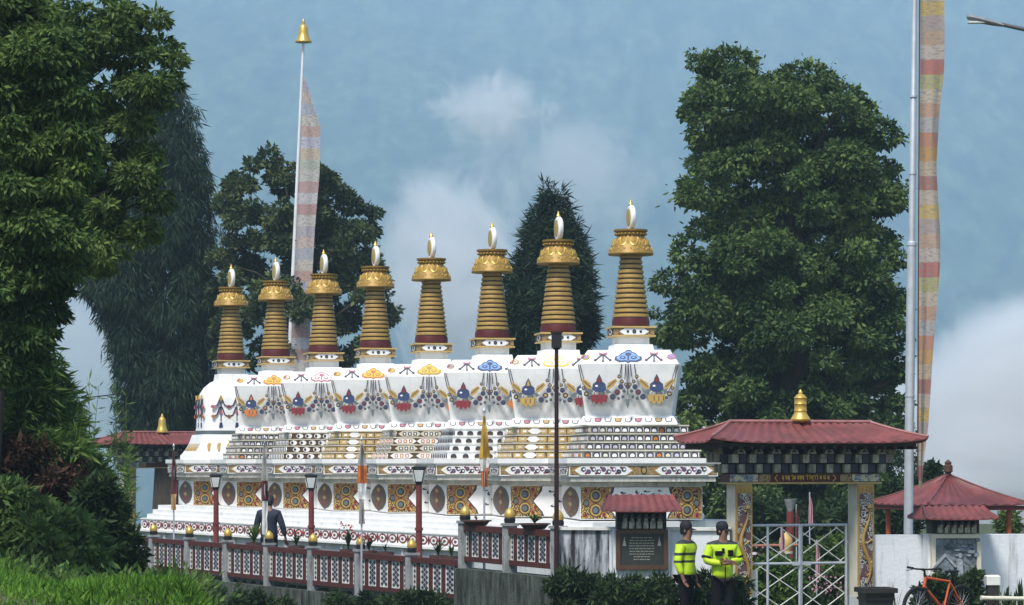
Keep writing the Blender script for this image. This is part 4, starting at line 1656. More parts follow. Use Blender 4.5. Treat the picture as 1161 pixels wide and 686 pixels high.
def cloth(name, edges, Y0, mat, parent, origin, wave=.12, n=10, freq=1.1, ph=0.):
    """long narrow banner: edges = [(z, x_left, x_right)] in metres, hanging with folds"""
    vs, fs = [], []
    m = 60
    zs = np.linspace(edges[0][0], edges[-1][0], m + 1)
    ez = [e[0] for e in edges][::-1]
    xl = np.interp(zs, ez, [e[1] for e in edges][::-1])
    xr = np.interp(zs, ez, [e[2] for e in edges][::-1])
    for z, a, b in zip(zs, xl, xr):
        for i in range(n + 1):
            u = i / n
            y = wave * u * (math.sin(z * freq + u * 2.4 + ph) + .5 * math.sin(z * freq * 2.3 + u * 5 + ph)) + .03 * math.sin(u * 9 + z * .6)
            vs.append((a + (b - a) * u - origin[0], Y0 + y - origin[1], z - origin[2]))
    for j in range(m):
        for i in range(n):
            fs.append((j * (n + 1) + i, j * (n + 1) + i + 1, (j + 1) * (n + 1) + i + 1, (j + 1) * (n + 1) + i))
    mb = MB()
    mb.add(vs, fs)
    return mb.build(name, mat, parent, True)


# tall pole behind the stupas
Y = 95
a, b = at(321, 560, Y), at(344, 48, Y)
t = thing('flagpole', 'slender white flagpole with gold bell top and long prayer banner, behind the stupas', 'flagpole', a)
mb = MB()
mb.tube([(0, 0, -.3), (b - a) * .5, b - a], [.085, .07, .045], 12)
mb.build('pole', pbr('white_pole', (.7, .7, .7), .5, .1, 3), t, True)
mb = MB()
mb.lathe([(.02, -.02), (.3, 0), (.3, .04), (.22, .14), (.17, .35), (.165, .52), (.12, .6), (.05, .66), (.06, .72), (.03, .8), (.003, .86)], 20, b - a)
mb.build('gold_bell', GOLDB, t, True)
ed = []
for py, l_, r_ in ((88, 343.5, 346), (104, 343, 351), (124, 342.2, 358), (145, 341.5, 363.5), (200, 339, 362), (260, 336.5, 357), (320, 334, 354), (380, 331.5, 351), (430, 329, 349)):
    p, q = at(l_, py, Y), at(r_, py, Y)
    ed.append((p.z, p.x, q.x))
cloth('prayer_banner', ed, Y - .02, FLAGM, t, a, .1, 8, .9)

# tall pole at the gate
Y = 47
a, b = at(1029, 660, Y), at(1037.5, -40, Y)
t = thing('flagpole', 'thick grey metal flagpole with long printed prayer banner, right of the gateway', 'flagpole', a)
mb = MB()
d = b - a
mb.tube([(0, 0, -.6), d * .25, d * .55, d * .552, d * .78, d * .782, d], [.085, .083, .08, .06, .058, .05, .045], 14)
for q in (.3, .545, .66, .785):
    mb.tube([d * q, d * (q + .003)], .092 if q < .56 else .07, 14)
mb.build('pole', STEEL, t, True)
ed = []
for py, l_, r_ in ((-40, 1043, 1071), (0, 1042.5, 1069), (85, 1042, 1069), (130, 1041.5, 1065), (190, 1041, 1061), (260, 1041, 1065), (300, 1041, 1064), (350, 1040.5, 1060), (410, 1040, 1056), (490, 1039, 1051), (520, 1039, 1047), (552, 1041, 1044)):
    p, q = at(l_, py, Y), at(r_, py, Y)
    ed.append((p.z, p.x, q.x))
cloth('prayer_banner', ed, Y - .12, FLAGM2, t, a, .07, 8, 1.3, 1.)
mb = MB()
p0_, p1_ = at(1041.5, -30, Y) - a, at(1039, 540, Y) - a
mb.tube([p0_ + Vector((0, -.13, 0)), p1_ + Vector((0, -.13, 0))], .012, 6)
mb.build('hoist_cord', OB['brown'], t)


def small_flag(px, base_py, top_py, Y, label, bands, wpx, lean=0):
    a, b = at(px, base_py, Y), at(px + lean, top_py, Y)
    a.z = max(a.z - .4, ground_z(a.x, Y) - .1)
    t = thing('flag_pole', label, 'flag', a, 0, 'slim flag poles along the fence')
    mb = MB()
    mb.tube([(0, 0, 0), b - a], [.025, .016], 8)
    mb.lathe([(.01, 0), (.03, .03), (.02, .07), (.002, .1)], 8, b - a)
    mb.build('pole', STEEL, t, True)
    for (y0, y1, col, w0, w1) in bands:
        ed = []
        for q in range(7):
            py = y0 + (y1 - y0) * q / 6
            w = w0 + (w1 - w0) * q / 6 + .6 * math.sin(q * 2.1 + px)
            p, r = at(px - w * .45, py, Y), at(px + w * .55, py, Y)
            ed.append((p.z, p.x, r.x))
        cloth('flag_cloth', ed, Y - .05, col, t, a, .1, 6, 4., px)
    return t


fm = {k: pbr('cloth_' + k, c, .9, .2, 6) for k, c in dict(yellow=(.45, .28, .05), orange=(.42, .12, .03), white=(.62, .62, .6), maroon=(.1, .03, .03), grey=(.3, .29, .28),
                                                       red=(.3, .03, .03), blue=(.08, .12, .25), pink=(.4, .22, .26)).items()}
small_flag(197, 620, 507, 66, 'slim pole with a limp dark brown flag, by the far gateway', [(510, 560, fm['maroon'], 3, 8), (560, 578, pbr('cloth_tan', (.4, .24, .1), .9, .2, 6), 7, 6)], 6)
small_flag(300, 640, 498, 60, 'slim pole with grey and white limp flag beside the man', [(502, 545, fm['grey'], 3, 9), (545, 568, fm['maroon'], 8, 8), (568, 606, fm['white'], 6, 6)], 7)
small_flag(410, 660, 500, 54.5, 'slim pole with grey, orange and white limp flag', [(504, 528, fm['grey'], 3, 11), (528, 548, fm['orange'], 10, 11), (548, 566, fm['white'], 10, 8), (566, 594, fm['grey'], 6, 7)], 8)
small_flag(549, 650, 468, 48.2, 'slim pole with yellow, white and orange limp flag above the raised fence', [(472, 520, fm['yellow'], 3, 13), (519, 534, fm['white'], 11, 9), (530, 552, fm['orange'], 9, 7)], 8)

# ------------------------------------------------------------------ lamps
GLASS = pbr('frosted_lamp_glass', (.6, .62, .6), .3, .1, 6)
for px, tp, Y, lab in ((245, 537, 64, 'red-brown lamp post with black lantern in front of the second stupa'), (353, 537, 60.5, 'red-brown lamp post with black lantern right of the man'),
                       (475, 528, 54.5, 'red-brown lamp post with black lantern nearest the raised fence')):
    b = at(px, tp, Y)
    t = thing('lamp_post', lab, 'lamp post', (b.x, Y, 0), 0, 'red-brown lantern posts along the fence')
    h = b.z
    mb = MB()
    mb.tube([(0, 0, -.2), (0, 0, h - .38)], [.075, .06], 10)
    mb.tube([(0, 0, h * .5), (0, 0, h * .5 + .06)], .085, 10)
    mb.build('post', pbr('lamp_red_paint', (.16, .035, .03), .5, .2, 6), t, True)
    mb = MB()
    mb.loft([(.05, h - .4), (.07, h - .36), (.125, h - .07), (.15, h - .05), (.15, h - .03), (.05, h)], 0)
    la = mb.build('lantern', BLACK, t)
    mb = MB()
    for s in range(4):
        fr = side_frame(s, .085, h - .32, -math.atan2(.045, .25))
        mb.plate([(-.06, 0), (.06, 0), (.1, .23), (-.1, .23)], fr, .02)
    mb.build('glass', GLASS, la)

Y = 44.2
b = at(631, 378, Y)
t = thing('lamp_post', 'tall dark slender lamp post with box head, at the raised fence end', 'lamp post', (b.x, Y, 0))
mb = MB()
mb.tube([(0, 0, -.1), (0, 0, b.z - .2)], [.045, .032], 10)
mb.build('post', pbr('dark_red_metal', (.035, .012, .012), .4, .2, 6), t, True)
mb = MB()
mb.box(-.085, .085, -.085, .085, b.z - .24, b.z)
mb.box(-.1, .1, -.1, .1, b.z + .001, b.z + .02)
mb.lathe([(.05, b.z - .27), (.07, b.z - .241)], 10)
mb.build('lamp_head', BLACK, t)

Y = 34
hd, ar = at(1100, 22, Y), at(1275, 58, Y)
t = thing('street_lamp', 'grey street lamp arm reaching in from the right edge of the photo', 'street lamp', (ar.x, Y, 0))
o_ = Vector((ar.x, Y, 0))
mb = MB()
mb.tube([(0, 0, -.1), (0, 0, ar.z + .1)], [.1, .06], 12)
mb.build('pole', STEEL, t, True)
mb = MB()
mb.tube([ar - o_, at(1135, 27.5, Y) - o_], [.035, .026], 10)
mb.build('arm', pbr('dark_arm_metal', (.1, .1, .11), .5, .2, 6), t, True)
p, q = at(1096, 19, Y) - o_, at(1138, 29, Y) - o_
dd = (q - p)
mb = MB()
mb.rings([[(p + dd * u + Vector((0, .075 * w * math.cos(2 * PI * k / 12), .045 * w * math.sin(2 * PI * k / 12) + .0))) for k in range(12)] for u, w in ((0, .25), (.04, .8), (.3, 1), (.7, .8), (1, .4))])
mb.v = [tuple(v) for v in mb.v]
hdo = mb.build('lamp_head', pbr('lamp_grey', (.22, .23, .24), .45, .2, 8), t, True)
mb = MB()
c = p + dd * .25
mb.box(c.x - .1, c.x + .1, c.y - .055, c.y + .055, c.z - .055, c.z - .035)
mb.build('lens', GLASS, hdo)

a, b = at(40, 453, 60), at(140, 446, 97)
mb = MB()
mb.tube([a, (a + b) / 2 - Vector((0, 0, .05)), b], .02, 6)
tag(mb.build('cable', BLACK), 'thin dark overhead cable strung to the weeping conifer', 'cable')

# ------------------------------------------------------------------ people
def skin(verts, edges):
    """one continuous surface grown on a skeleton: verts (x, y, z, rx, ry)"""
    me = bpy.data.meshes.new('skin')
    me.from_pydata([v[:3] for v in verts], edges, [])
    o = bpy.data.objects.new('skin', me)
    C.objects.link(o)
    md = o.modifiers.new('Skin', 'SKIN')
    md.use_smooth_shade = True
    if not me.skin_vertices:
        me.skin_vertices.new()
    for sv, v in zip(me.skin_vertices[0].data, verts):
        sv.radius = (v[3], v[4])
        sv.use_root = False
    me.skin_vertices[0].data[0].use_root = True
    ss = o.modifiers.new('Sub', 'SUBSURF')
    ss.levels = ss.render_levels = 2
    bpy.context.view_layer.update()
    dg = bpy.context.evaluated_depsgraph_get()
    ev = o.evaluated_get(dg)
    m = bpy.data.meshes.new_from_object(ev)
    bpy.data.objects.remove(o)
    for p_ in m.polygons:
        p_.use_smooth = True
    return m


def link_mesh(name, m, mats, parent):
    m.name = name
    m.materials.clear()
    for x in (mats if isinstance(mats, list) else [mats]):
        m.materials.append(x)
    o = bpy.data.objects.new(name, m)
    C.objects.link(o)
    o.parent = parent
    return o


def bands_mat(name, base, band, stops, rough=.6):
    """cloth with dark reflective bands at given heights"""
    m = pbr(name, base, rough, .1, 12, bump=.6, bscale=8)
    n, l = m.node_tree.nodes, m.node_tree.links
    b = n['Principled BSDF']
    src = b.inputs['Base Color'].links[0].from_socket
    tc = n.new('ShaderNodeTexCoord')
    se = n.new('ShaderNodeSeparateXYZ')
    l.new(tc.outputs['Object'], se.inputs[0])
    r = n.new('ShaderNodeValToRGB')
    r.color_ramp.interpolation = 'CONSTANT'
    dv = n.new('ShaderNodeMath')
    dv.operation = 'DIVIDE'
    dv.inputs[1].default_value = 2
    l.new(se.outputs[2], dv.inputs[0])
    l.new(dv.outputs[0], r.inputs[0])
    e = r.color_ramp.elements
    e[0].position, e[0].color = 0, (0, 0, 0, 1)
    e[1].position, e[1].color = stops[0][0] / 2, (1, 1, 1, 1)
    x = e.new(stops[0][1] / 2)
    x.color = (0, 0, 0, 1)
    for a, b_ in stops[1:]:
        x = e.new(a / 2)
        x.color = (1, 1, 1, 1)
        x = e.new(b_ / 2)
        x.color = (0, 0, 0, 1)
    mx = n.new('ShaderNodeMix')
    mx.data_type = 'RGBA'
    l.new(r.outputs[0], mx.inputs[0])
    l.new(src, mx.inputs[6])
    mx.inputs[7].default_value = (*band, 1)
    l.new(mx.outputs[2], b.inputs['Base Color'])
    return m


def person(label, loc, rz, arms, jacket, trousers, head_turn=0., scale=1., cap=True, hem=.86, tilt=0.):
    t = thing('person', label, 'person', loc, rz)
    t.scale = (scale,) * 3
    V = [(0, 0, .96, .15, .11), (0, 0, 1.1, .14, .1), (0, 0, 1.28, .165, .115), (0, .01, 1.42, .13, .09), (0, 0, 1.5, .066, .066)]
    E = [(0, 1), (1, 2), (2, 3), (3, 4)]
    ht = Matrix.Rotation(head_turn, 3, 'Z')

    def H(x, y, z):
        v = ht @ Vector((x, y - tilt * (z - 1.5), 0))
        return v.x, v.y, z
    V += [(*H(0, -.02, 1.55), .062, .07), (*H(0, -.012, 1.63), .078, .094), (*H(0, 0, 1.7), .073, .088), (*H(0, .005, 1.745), .042, .052),
          (*H(0, -.088, 1.632), .016, .016), (*H(0, -.112, 1.618), .01, .012)]
    E += [(4, 5), (5, 6), (6, 7), (7, 8), (6, 9), (9, 10)]
    J = [(0, 0, hem, .185, .145), (0, 0, 1.0, .195, .15), (0, 0, 1.14, .185, .145), (0, -.005, 1.28, .2, .15), (0, .01, 1.42, .155, .115), (0, .005, 1.525, .085, .085)]
    JE = [(0, 1), (1, 2), (2, 3), (3, 4), (4, 5)]
    for sx, (el, wr_, ht_) in zip((-1, 1), arms):
        k = len(V)
        V += [(sx * .19, .01, 1.41, .06, .06), (*el, .045, .045), (*wr_, .03, .028)]
        E += [(3, k), (k, k + 1), (k + 1, k + 2)]
        w, h_ = Vector(wr_), Vector(ht_)
        d = (h_ - w).normalized()
        side = d.cross(Vector((0, 1, 0.2))).normalized() if abs(d.y) < .8 else Vector((1, 0, 0))
        palm = w + d * .075
        V.append((*palm, .034, .02))
        E.append((k + 2, k + 3))
        curl = Vector((0, -1, 0)) if abs(d.y) < .8 else Vector((0, 0, -1))
        for f, (off, L_) in enumerate(((-.03, .065), (-.01, .078), (.01, .075), (.03, .06))):
            m_ = len(V)
            q = palm + side * off + d * .045
            r = q + d * L_ * .6 + curl * .012
            V += [(*q, .0095, .0095), (*(r + d * L_ * .35 + curl * .02), .008, .008)]
            E += [(k + 3, m_), (m_, m_ + 1)]
        m_ = len(V)
        q = palm - side * sx * .035 - d * .03
        V += [(*q, .012, .012), (*(q + d * .05 - side * sx * .018 + curl * .012), .01, .01)]
        E += [(k + 3, m_), (m_, m_ + 1)]
        j = len(J)
        J += [(sx * .2, .01, 1.4, .09, .09), (*el, .074, .07), (*(w - (w - Vector(el)) * .08), .05, .048)]
        JE += [(4, j), (j, j + 1), (j + 1, j + 2)]
    T = [(0, 0, .97, .165, .12)]
    TE = []
    for sx in (-1, 1):
        k = len(V)
        V += [(sx * .09, 0, .88, .085, .09), (sx * .1, -.012, .5, .058, .06), (sx * .1, .02, .1, .042, .045), (sx * .105, -.1, .05, .042, .035), (sx * .11, -.17, .045, .03, .025)]
        E += [(0, k), (k, k + 1), (k + 1, k + 2), (k + 2, k + 3), (k + 3, k + 4)]
        j = len(T)
        T += [(sx * .095, 0, .86, .102, .11), (sx * .102, -.012, .5, .078, .08), (sx * .102, .02, .1, .068, .075)]
        TE += [(0, j), (j, j + 1), (j + 1, j + 2)]
    link_mesh('body', skin(V, E), SKIN, t)
    link_mesh('jacket', skin(J, JE), jacket, t)
    link_mesh('trousers', skin(T, TE), trousers, t)
    for sx in (-1, 1):
        sh = skin([(sx * .103, .045, .055, .05, .05), (sx * .106, -.06, .05, .052, .042), (sx * .11, -.17, .04, .042, .032)], [(0, 1), (1, 2)])
        link_mesh('shoe', sh, BLACK, t)
    mb = MB()

    def HM(c):
        return [tuple(ht @ Vector((x, y - tilt * (z - 1.5), 0)) + Vector((0, 0, z))) for x, y, z in c]
    if cap:
        mb.lathe([(.088, 1.665), (.1, 1.69), (.1, 1.74), (.085, 1.785), (.05, 1.81), (.004, 1.815)], 18, (0, .005, 0))
        mb.rings([[(.075 * math.cos(a), -.085 - w * math.sin(a) * .09, 1.688 - w * .02 + dz) for a in [PI * k / 8 for k in range(9)]] for w, dz in ((0, 0), (1, -.005), (1, -.013), (0, -.012))])
        mb.v = HM(mb.v)
        mb.build('cap', pbr('black_cap_cloth', (.014, .014, .018), .8, .2, 10), t, True)
        mb = MB()
        mb.lathe([(.07, 1.585), (.084, 1.62), (.085, 1.67)], 16, (0, .018, 0))
        mb.v = HM(mb.v)
        mb.build('hair', HAIR, t, True)
    else:
        mb.lathe([(.05, 1.58), (.085, 1.62), (.095, 1.69), (.088, 1.75), (.05, 1.785), (.004, 1.79)], 18, (0, .022, 0))
        mb.v = HM(mb.v)
        mb.build('hair', HAIR, t, True)
    mb = MB()
    for sx in (-1, 1):
        mb.lathe([(.002, -.03), (.016, -.01), (.02, .01), (.002, .035)], 8, (sx * .08, .0, 1.635))
        mb.lathe([(.001, -.007), (.012, 0), (.001, .007)], 8, (sx * .03, -.088, 1.65), 1)
    mb.box(-.022, .022, -.093, -.08, 1.583, 1.59, 1)
    mb.v = HM(mb.v)
    mb.build('face_features', [SKIN, HAIR], t)
    return t


HIVIS = bands_mat('hi_vis_yellow_green', (.48, .68, .02), (.03, .04, .035), [(.9, .93), (1.13, 1.17), (1.25, 1.29), (1.435, 1.6)])
HIVIS2 = bands_mat('hi_vis_yellow_green_plain', (.48, .68, .02), (.03, .04, .035), [(.87, .885), (1.43, 1.6)])
BLKT = pbr('black_trouser_cloth', (.009, .009, .012), .9, .2, 10, spec=.08, bump=.5, bscale=9)
p = at(778, 700, 42.9)
o1 = person('officer in yellow hi-vis jacket with two dark bands, standing side-on by the notice board', (p.x, 42.9, .0), R(62),
            (((-.28, .03, 1.14), (-.27, -.05, .92), (-.26, -.09, .82)), ((.26, .05, 1.14), (.25, -.05, .9), (.25, -.08, .8))), HIVIS, BLKT, R(8), 1.0)
p = at(819, 700, 42.5)
o2 = person('officer in yellow hi-vis jacket with arms folded, standing beside the gate column', (p.x, 42.5, .0), R(14),
            (((-.29, -.02, 1.17), (-.04, -.2, 1.13), (.12, -.215, 1.15)), ((.29, -.02, 1.17), (.06, -.215, 1.17), (-.1, -.2, 1.19))), HIVIS2, BLKT, R(38), 1.0)
for x0, x1, z0, z1, y in ((-.16, -.05, 1.26, 1.335, -.158), (.05, .13, 1.25, 1.35, -.158), (-.05, -.015, 1.3, 1.38, -.146)):
    mb = MB()
    mb.box(x0, x1, y - .012, y + .05, z0, z1)
    mb.build('chest_patch', BLKT, o2)
for sx in (-1, 1):
    mb = MB()
    mb.tube([(sx * .262, -.005, 1.245), (sx * .272, -.009, 1.215)], .086, 14)
    mb.build('sleeve_band', BLKT, o2, True)
mb = MB()
mb.tube([(0, -.147, .87), (0, -.152, 1.0), (0, -.15, 1.1)], .008, 6)
mb.build('zip', BLKT, o2)
p = at(305, 700, 61.5)
person('man in a dark blue coat seen from behind, in the courtyard beyond the fence', (p.x, 61.5, 0), R(172),
       (((-.3, .02, 1.13), (-.34, -.06, .9), (-.35, -.1, .8)), ((.27, .02, 1.13), (.33, -.04, .9), (.37, -.08, .8))), pbr('dark_blue_coat', (.018, .022, .04), .8, .2, 8), BLKT, 0, 1.1, False, .62, .35)

# ------------------------------------------------------------------ bicycle, scooter, pots, small plants
def bicycle(loc, rz):
    t = thing('bicycle', 'orange mountain bicycle parked against the right wall planting', 'bicycle', loc, rz)
    OR = pbr('orange_red_frame', (.55, .09, .02), .35, .12, 6, spec=.5)
    RB = pbr('black_rubber', (.018, .018, .018), .85, .2, 10)
    wr_ = .365
    fa, ra, bb = Vector((-.56, 0, wr_)), Vector((.52, 0, wr_)), Vector((.08, 0, .32))
    ht, hb = Vector((-.36, 0, .86)), Vector((-.4, 0, .72))
    sc_, sd = Vector((.24, 0, .78)), Vector((.285, 0, .93))
    mb = MB()
    mb.tube([ht, sc_], [.024, .02], 10)
    mb.tube([hb, bb], [.03, .028], 10)
    mb.tube([bb, sc_], .019, 10)
    mb.tube([hb - (ht - hb) * .1, ht + (ht - hb) * .1], .027, 10)
    for sy in (-.05, .05):
        mb.tube([bb, (ra + Vector((0, sy, 0)))], .012, 8)
        mb.tube([sc_, (ra + Vector((0, sy, 0)))], .011, 8)
    mb.build('frame', OR, t, True)
    mb = MB()
    for sy in (-.055, .055):
        mb.tube([hb + Vector((-.02, sy, -.04)), fa + Vector((0, sy, 0))], [.02, .016], 8)
    mb.box(hb.x - .06, hb.x + .03, -.075, .075, hb.z - .06, hb.z - .02)
    mb.build('fork', BLACK, t)
    for c in (fa, ra):
        mb = MB()
        n = 40
        mb.rings([[(c.x + (wr_ - .03 + .03 * math.cos(2 * PI * k / 8)) * math.cos(2 * PI * q / n), .026 * math.sin(2 * PI * k / 8), c.z + (wr_ - .03 + .03 * math.cos(2 * PI * k / 8)) * math.sin(2 * PI * q / n)) for k in range(8)] for q in range(n + 1)], 0, False)
        w = mb.build('wheel', RB, t, True)
        mb = MB()
        mb.rings([[(c.x + (wr_ - .062 + .012 * math.cos(2 * PI * k / 6)) * math.cos(2 * PI * q / n), .016 * math.sin(2 * PI * k / 6), c.z + (wr_ - .062 + .012 * math.cos(2 * PI * k / 6)) * math.sin(2 * PI * q / n)) for k in range(6)] for q in range(n + 1)], 0, False)
        mb.build('rim', BLACK, w, True)
        mb = MB()
        for q in range(24):
            a = 2 * PI * q / 24
            mb.tube([(c.x, .02 * (-1) ** q, c.z), (c.x + (wr_ - .07) * math.cos(a), 0, c.z + (wr_ - .07) * math.sin(a))], .0022, 4)
        mb.tube([(c.x, -.06, c.z), (c.x, .06, c.z)], .022, 10)
        mb.build('spokes', STEEL, w)
    mb = MB()
    top = ht + Vector((-.03, 0, .12))
    mb.tube([ht, top], .018, 8)
    mb.tube([top, top + Vector((-.06, 0, .02))], .02, 8)
    c = top + Vector((-.06, 0, .02))
    mb.tube([c + Vector((.06, -.36, .02)), c + Vector((0, -.12, 0)), c + Vector((0, .12, 0)), c + Vector((.06, .36, .02))], .015, 8)
    for sy in (-1, 1):
        mb.tube([c + Vector((.035, sy * .22, .01)), c + Vector((.06, sy * .36, .02))], .02, 8)
        mb.tube([c + Vector((.0, sy * .2, -.01)), c + Vector((-.04, sy * .3, -.03))], .007, 6)
    mb.build('handlebar', BLACK, t, True)
    mb = MB()
    mb.tube([sc_, sd], .014, 8)
    mb.rings([[(sd.x + u, w * math.cos(2 * PI * k / 10), sd.z + .015 + .022 * math.sin(2 * PI * k / 10)) for k in range(10)] for u, w in ((-.16, .015), (-.12, .028), (0, .035), (.08, .07), (.12, .065), (.13, .03))])
    mb.build('saddle', BLACK, t, True)
    mb = MB()
    mb.rings([[(bb.x + r * math.cos(2 * PI * k / 20), y, bb.z + r * math.sin(2 * PI * k / 20)) for k in range(20)] for r, y in ((.02, -.06), (.09, -.055), (.09, -.05), (.02, -.045))])
    mb.tube([bb + Vector((0, -.07, 0)), bb + Vector((-.1, -.075, -.13)), bb + Vector((-.1, -.16, -.13))], .012, 6)
    mb.tube([bb + Vector((0, .07, 0)), bb + Vector((.1, .075, .13)), bb + Vector((.1, .16, .13))], .012, 6)
    mb.build('crank', BLACK, t)
    return t


p = at(1066, 690, 43.2)
bicycle((p.x, 43.2, .02), R(40))

p = at(993, 690, 43.4)
t = thing('planter_box', 'dark square planter box with a flat rim, right of the gate column', 'planter', (p.x, 43.4, 0), R(8))
mb = MB()
mb.loft([(.2, -.1), (.24, .62)], 0)
for q in range(3):
    mb.loft([(.222 + .014 * q, .1 + .2 * q), (.226 + .014 * q, .14 + .2 * q)], 0)
mb.build('box', BLACK, t)
mb = MB()
for x0, x1, y0, y1 in ((-.29, .29, -.29, -.2), (-.29, .29, .2, .29), (-.29, -.2, -.2, .2), (.2, .29, -.2, .2)):
    mb.box(x0, x1, y0, y1, .622, .7)
mb.build('rim', DARKW, t)
mb = MB()
mb.box(-.199, .199, -.199, .199, .6, .66)
mb.build('soil', OB['brown'], t)


def blade_plant(label, px, top_py, Y, n, spread, wid, mat, z0=None, group=None, pot=None, name='border_plant', cat='plant', flowers=None, seed=0):
    rr = np.random.default_rng(seed + int(px))
    b = at(px, top_py, Y)
    g = ground_z(b.x, Y) if z0 is None else z0
    t = thing(name, label, cat, (b.x, Y, g), 0, group)
    ph = 0.
    if pot:
        ph = pot[1]
        mb = MB()
        r = pot[0]
        mb.lathe([(r * .7, 0), (r * .95, ph * .75), (r * 1.08, ph * .76), (r * 1.08, ph), (r * .9, ph), (r * .85, ph * .8), (.001, ph * .8)], 16)
        mb.build('pot', pot[2], t)
    h = max(.12, b.z - g - ph)
    vs, fs = [], []
    for i in range(n):
        a = rr.uniform(0, 2 * PI)
        hh = h * rr.uniform(.55, 1.02)
        s_ = spread * rr.uniform(.15, 1)
        w = wid * rr.uniform(.7, 1.2)
        o = len(vs)
        ca, sa = math.cos(a), math.sin(a)
        for q in range(5):
            u = q / 4
            rad = s_ * u ** 1.6
            z = ph + hh * (u - .18 * u ** 3 * (s_ / spread))
            ww = w * (1 - u) ** .6 * (.6 + u) if q < 4 else .001
            vs += [(ca * rad - sa * ww, sa * rad + ca * ww, z), (ca * rad + sa * ww, sa * rad - ca * ww, z)]
        fs += [(o + 2 * q, o + 2 * q + 1, o + 2 * q + 3, o + 2 * q + 2) for q in range(4)]
    mb = MB()
    mb.add(vs, fs)
    mb.build('foliage', mat, t)
    if flowers:
        m_ = 36
        P = rr.normal(size=(m_, 3)) * np.array([spread * .6, spread * .6, h * .12]) + np.array([0, 0, ph + h * .85])
        leaf_object('blossom', P, rr.normal(size=(m_, 3)), np.full(m_, .05), np.full(m_, .045), flowers, t)
    return t


TERRA = pbr('dark_terracotta', (.07, .035, .028), .8, .25, 6)
GP = 'plants in the bed below the left wall'
for i, (px, tp, n, sp, wd, mt) in enumerate(((640, 648, 22, .3, .03, LG_DARKP), (655, 655, 24, .35, .03, LG_BUSH), (676, 652, 20, .3, .025, LG_DARKP), (699, 634, 16, .22, .045, LG_DARKP), (716, 650, 24, .3, .03, LG_BUSH),
                                             (727, 632, 26, .14, .014, LG_BUSH), (745, 642, 18, .2, .05, LG_DARKP), (756, 648, 20, .25, .03, LG_DARKP), (792, 652, 20, .28, .03, LG_BUSH), (840, 655, 18, .24, .03, LG_DARKP), (762, 636, 10, .3, .012, LG_BUSH))):
    blade_plant(('broad dark-leaved plant' if wd > .04 else 'thin upright grassy plant' if wd < .02 else 'arching leafy plant') + ' in the bed below the left wall', px, tp, 43.2 + .25 * (i % 3), n, sp, wd, mt, group=GP, seed=i)
shrub2 = lambda label, poly, Y, n, rpx, leaves, L, Wd, mat, base, seed: tree('bed_shrub', label, poly, Y, n, rpx, leaves, L, Wd, mat, base, .02, 'low shrubs along the wall foot', .7, .1, seed, 5, .8, .5, 'shrub', top_frac=.6)
shrub2('low dark shrub spilling over the wall foot left of the officers', [(618, 660), (640, 648), (670, 656), (700, 650), (730, 660), (765, 652), (768, 705), (618, 705)], 43.2, 80, (4, 10), 13000, .11, .028, LG_DARKP, 690, 41)
for px_, lab_ in ((300, 'low dark growth at the mossy fence wall nearest the grass bank'), (405, 'low dark growth midway along the mossy fence wall'), (480, 'low dark growth at the foot of the raised fence wall')):
    shrub2(lab_, [(px_ - 44, 684), (px_ - 30, 676), (px_, 672), (px_ + 28, 677), (px_ + 40, 684), (px_ + 36, 706), (px_ - 44, 706)], 51.5 if px_ < 450 else 49, 36, (3, 7), 4500, .12, .03, LG_DARKP, px_, px_)
shrub2('low dark shrub behind the officers at the gate column', [(785, 662), (800, 650), (820, 656), (846, 652), (852, 705), (780, 705)], 43.4, 40, (4, 9), 7000, .11, .028, LG_DARKP, 815, 43)
shrub2('low dark shrub under the relief panel behind the bicycle', [(1040, 668), (1060, 650), (1084, 654), (1110, 648), (1116, 705), (1036, 705)], 43.9, 36, (5, 9), 5000, .09, .035, LG_DARKP, 1078, 42)
GR = 'plants in the bed below the right wall'
for i, (px, tp, n, sp, wd) in enumerate(((1062, 640, 14, .16, .03), (1098, 640, 20, .2, .03), (1106, 652, 20, .2, .025), (1140, 652, 16, .14, .045), (1150, 655, 14, .12, .04), (1158, 650, 14, .12, .045), (1132, 648, 12, .16, .02), (1016, 652, 8, .14, .012))):
    blade_plant(('thick succulent leaves' if wd > .035 else 'spiky upright leaves' if wd > .022 else 'thin grassy leaves') + ' in the bed below the right wall', px, tp, 43.8, n, sp, wd, LG_DARKP if i % 2 else LG_BUSH, group=GR, seed=50 + i)

# pots on and behind the fences
GF = 'potted plants standing along the low fence'
lowf = lambda px: next((66 - 2.1 * k_, k_) for k_ in [min(np.arange(-1, 7, .02), key=lambda q: abs(CX + F * kz(q)[0] / kz(q)[1] - px))])[0]
for i, (px, tp, n, sp, wd, mt, fl, lab) in enumerate(((288, 592, 60, .34, .02, LG_BUSH, None, 'bushy round green potted plant beside the man'), (336, 600, 20, .22, .03, LG_DARKP, fm['red'], 'potted plant with red flowers right of the man'),
                                          (395, 596, 20, .24, .025, LG_DARKP, fm['red'], 'potted plant with red blooms left of a slim flag pole'), (437, 612, 10, .2, .014, LG_DARKP, None, 'sparse potted plant with few thin stems'),
                                          (418, 606, 16, .2, .03, LG_DARKP, fm['red'], 'large red-flowered potted plant behind the low fence'), (497, 608, 22, .24, .022, LG_DARKP, None, 'spiky dark potted plant nearest the raised fence'), (512, 616, 18, .14, .03, LG_BRIGHT, None, 'pale green potted succulent beside the raised fence'))):
    Yf = lowf(px) + .35
    blade_plant(lab, px, tp, Yf, n, sp, wd, mt, z0=.62, group=GF, pot=(.17, .27, TERRA), name='potted_plant', cat='potted plant', flowers=fl, seed=80 + i)
mb = MB()
dlt = Vector((p1[0] - p0[0], p1[1] - p0[1], 0))
mb.box(0, dlt.length, .24, .75, -.2, .615)
sh = mb.build('planter_wall', BASEG)
sh.location = (p0[0], p0[1], 0)
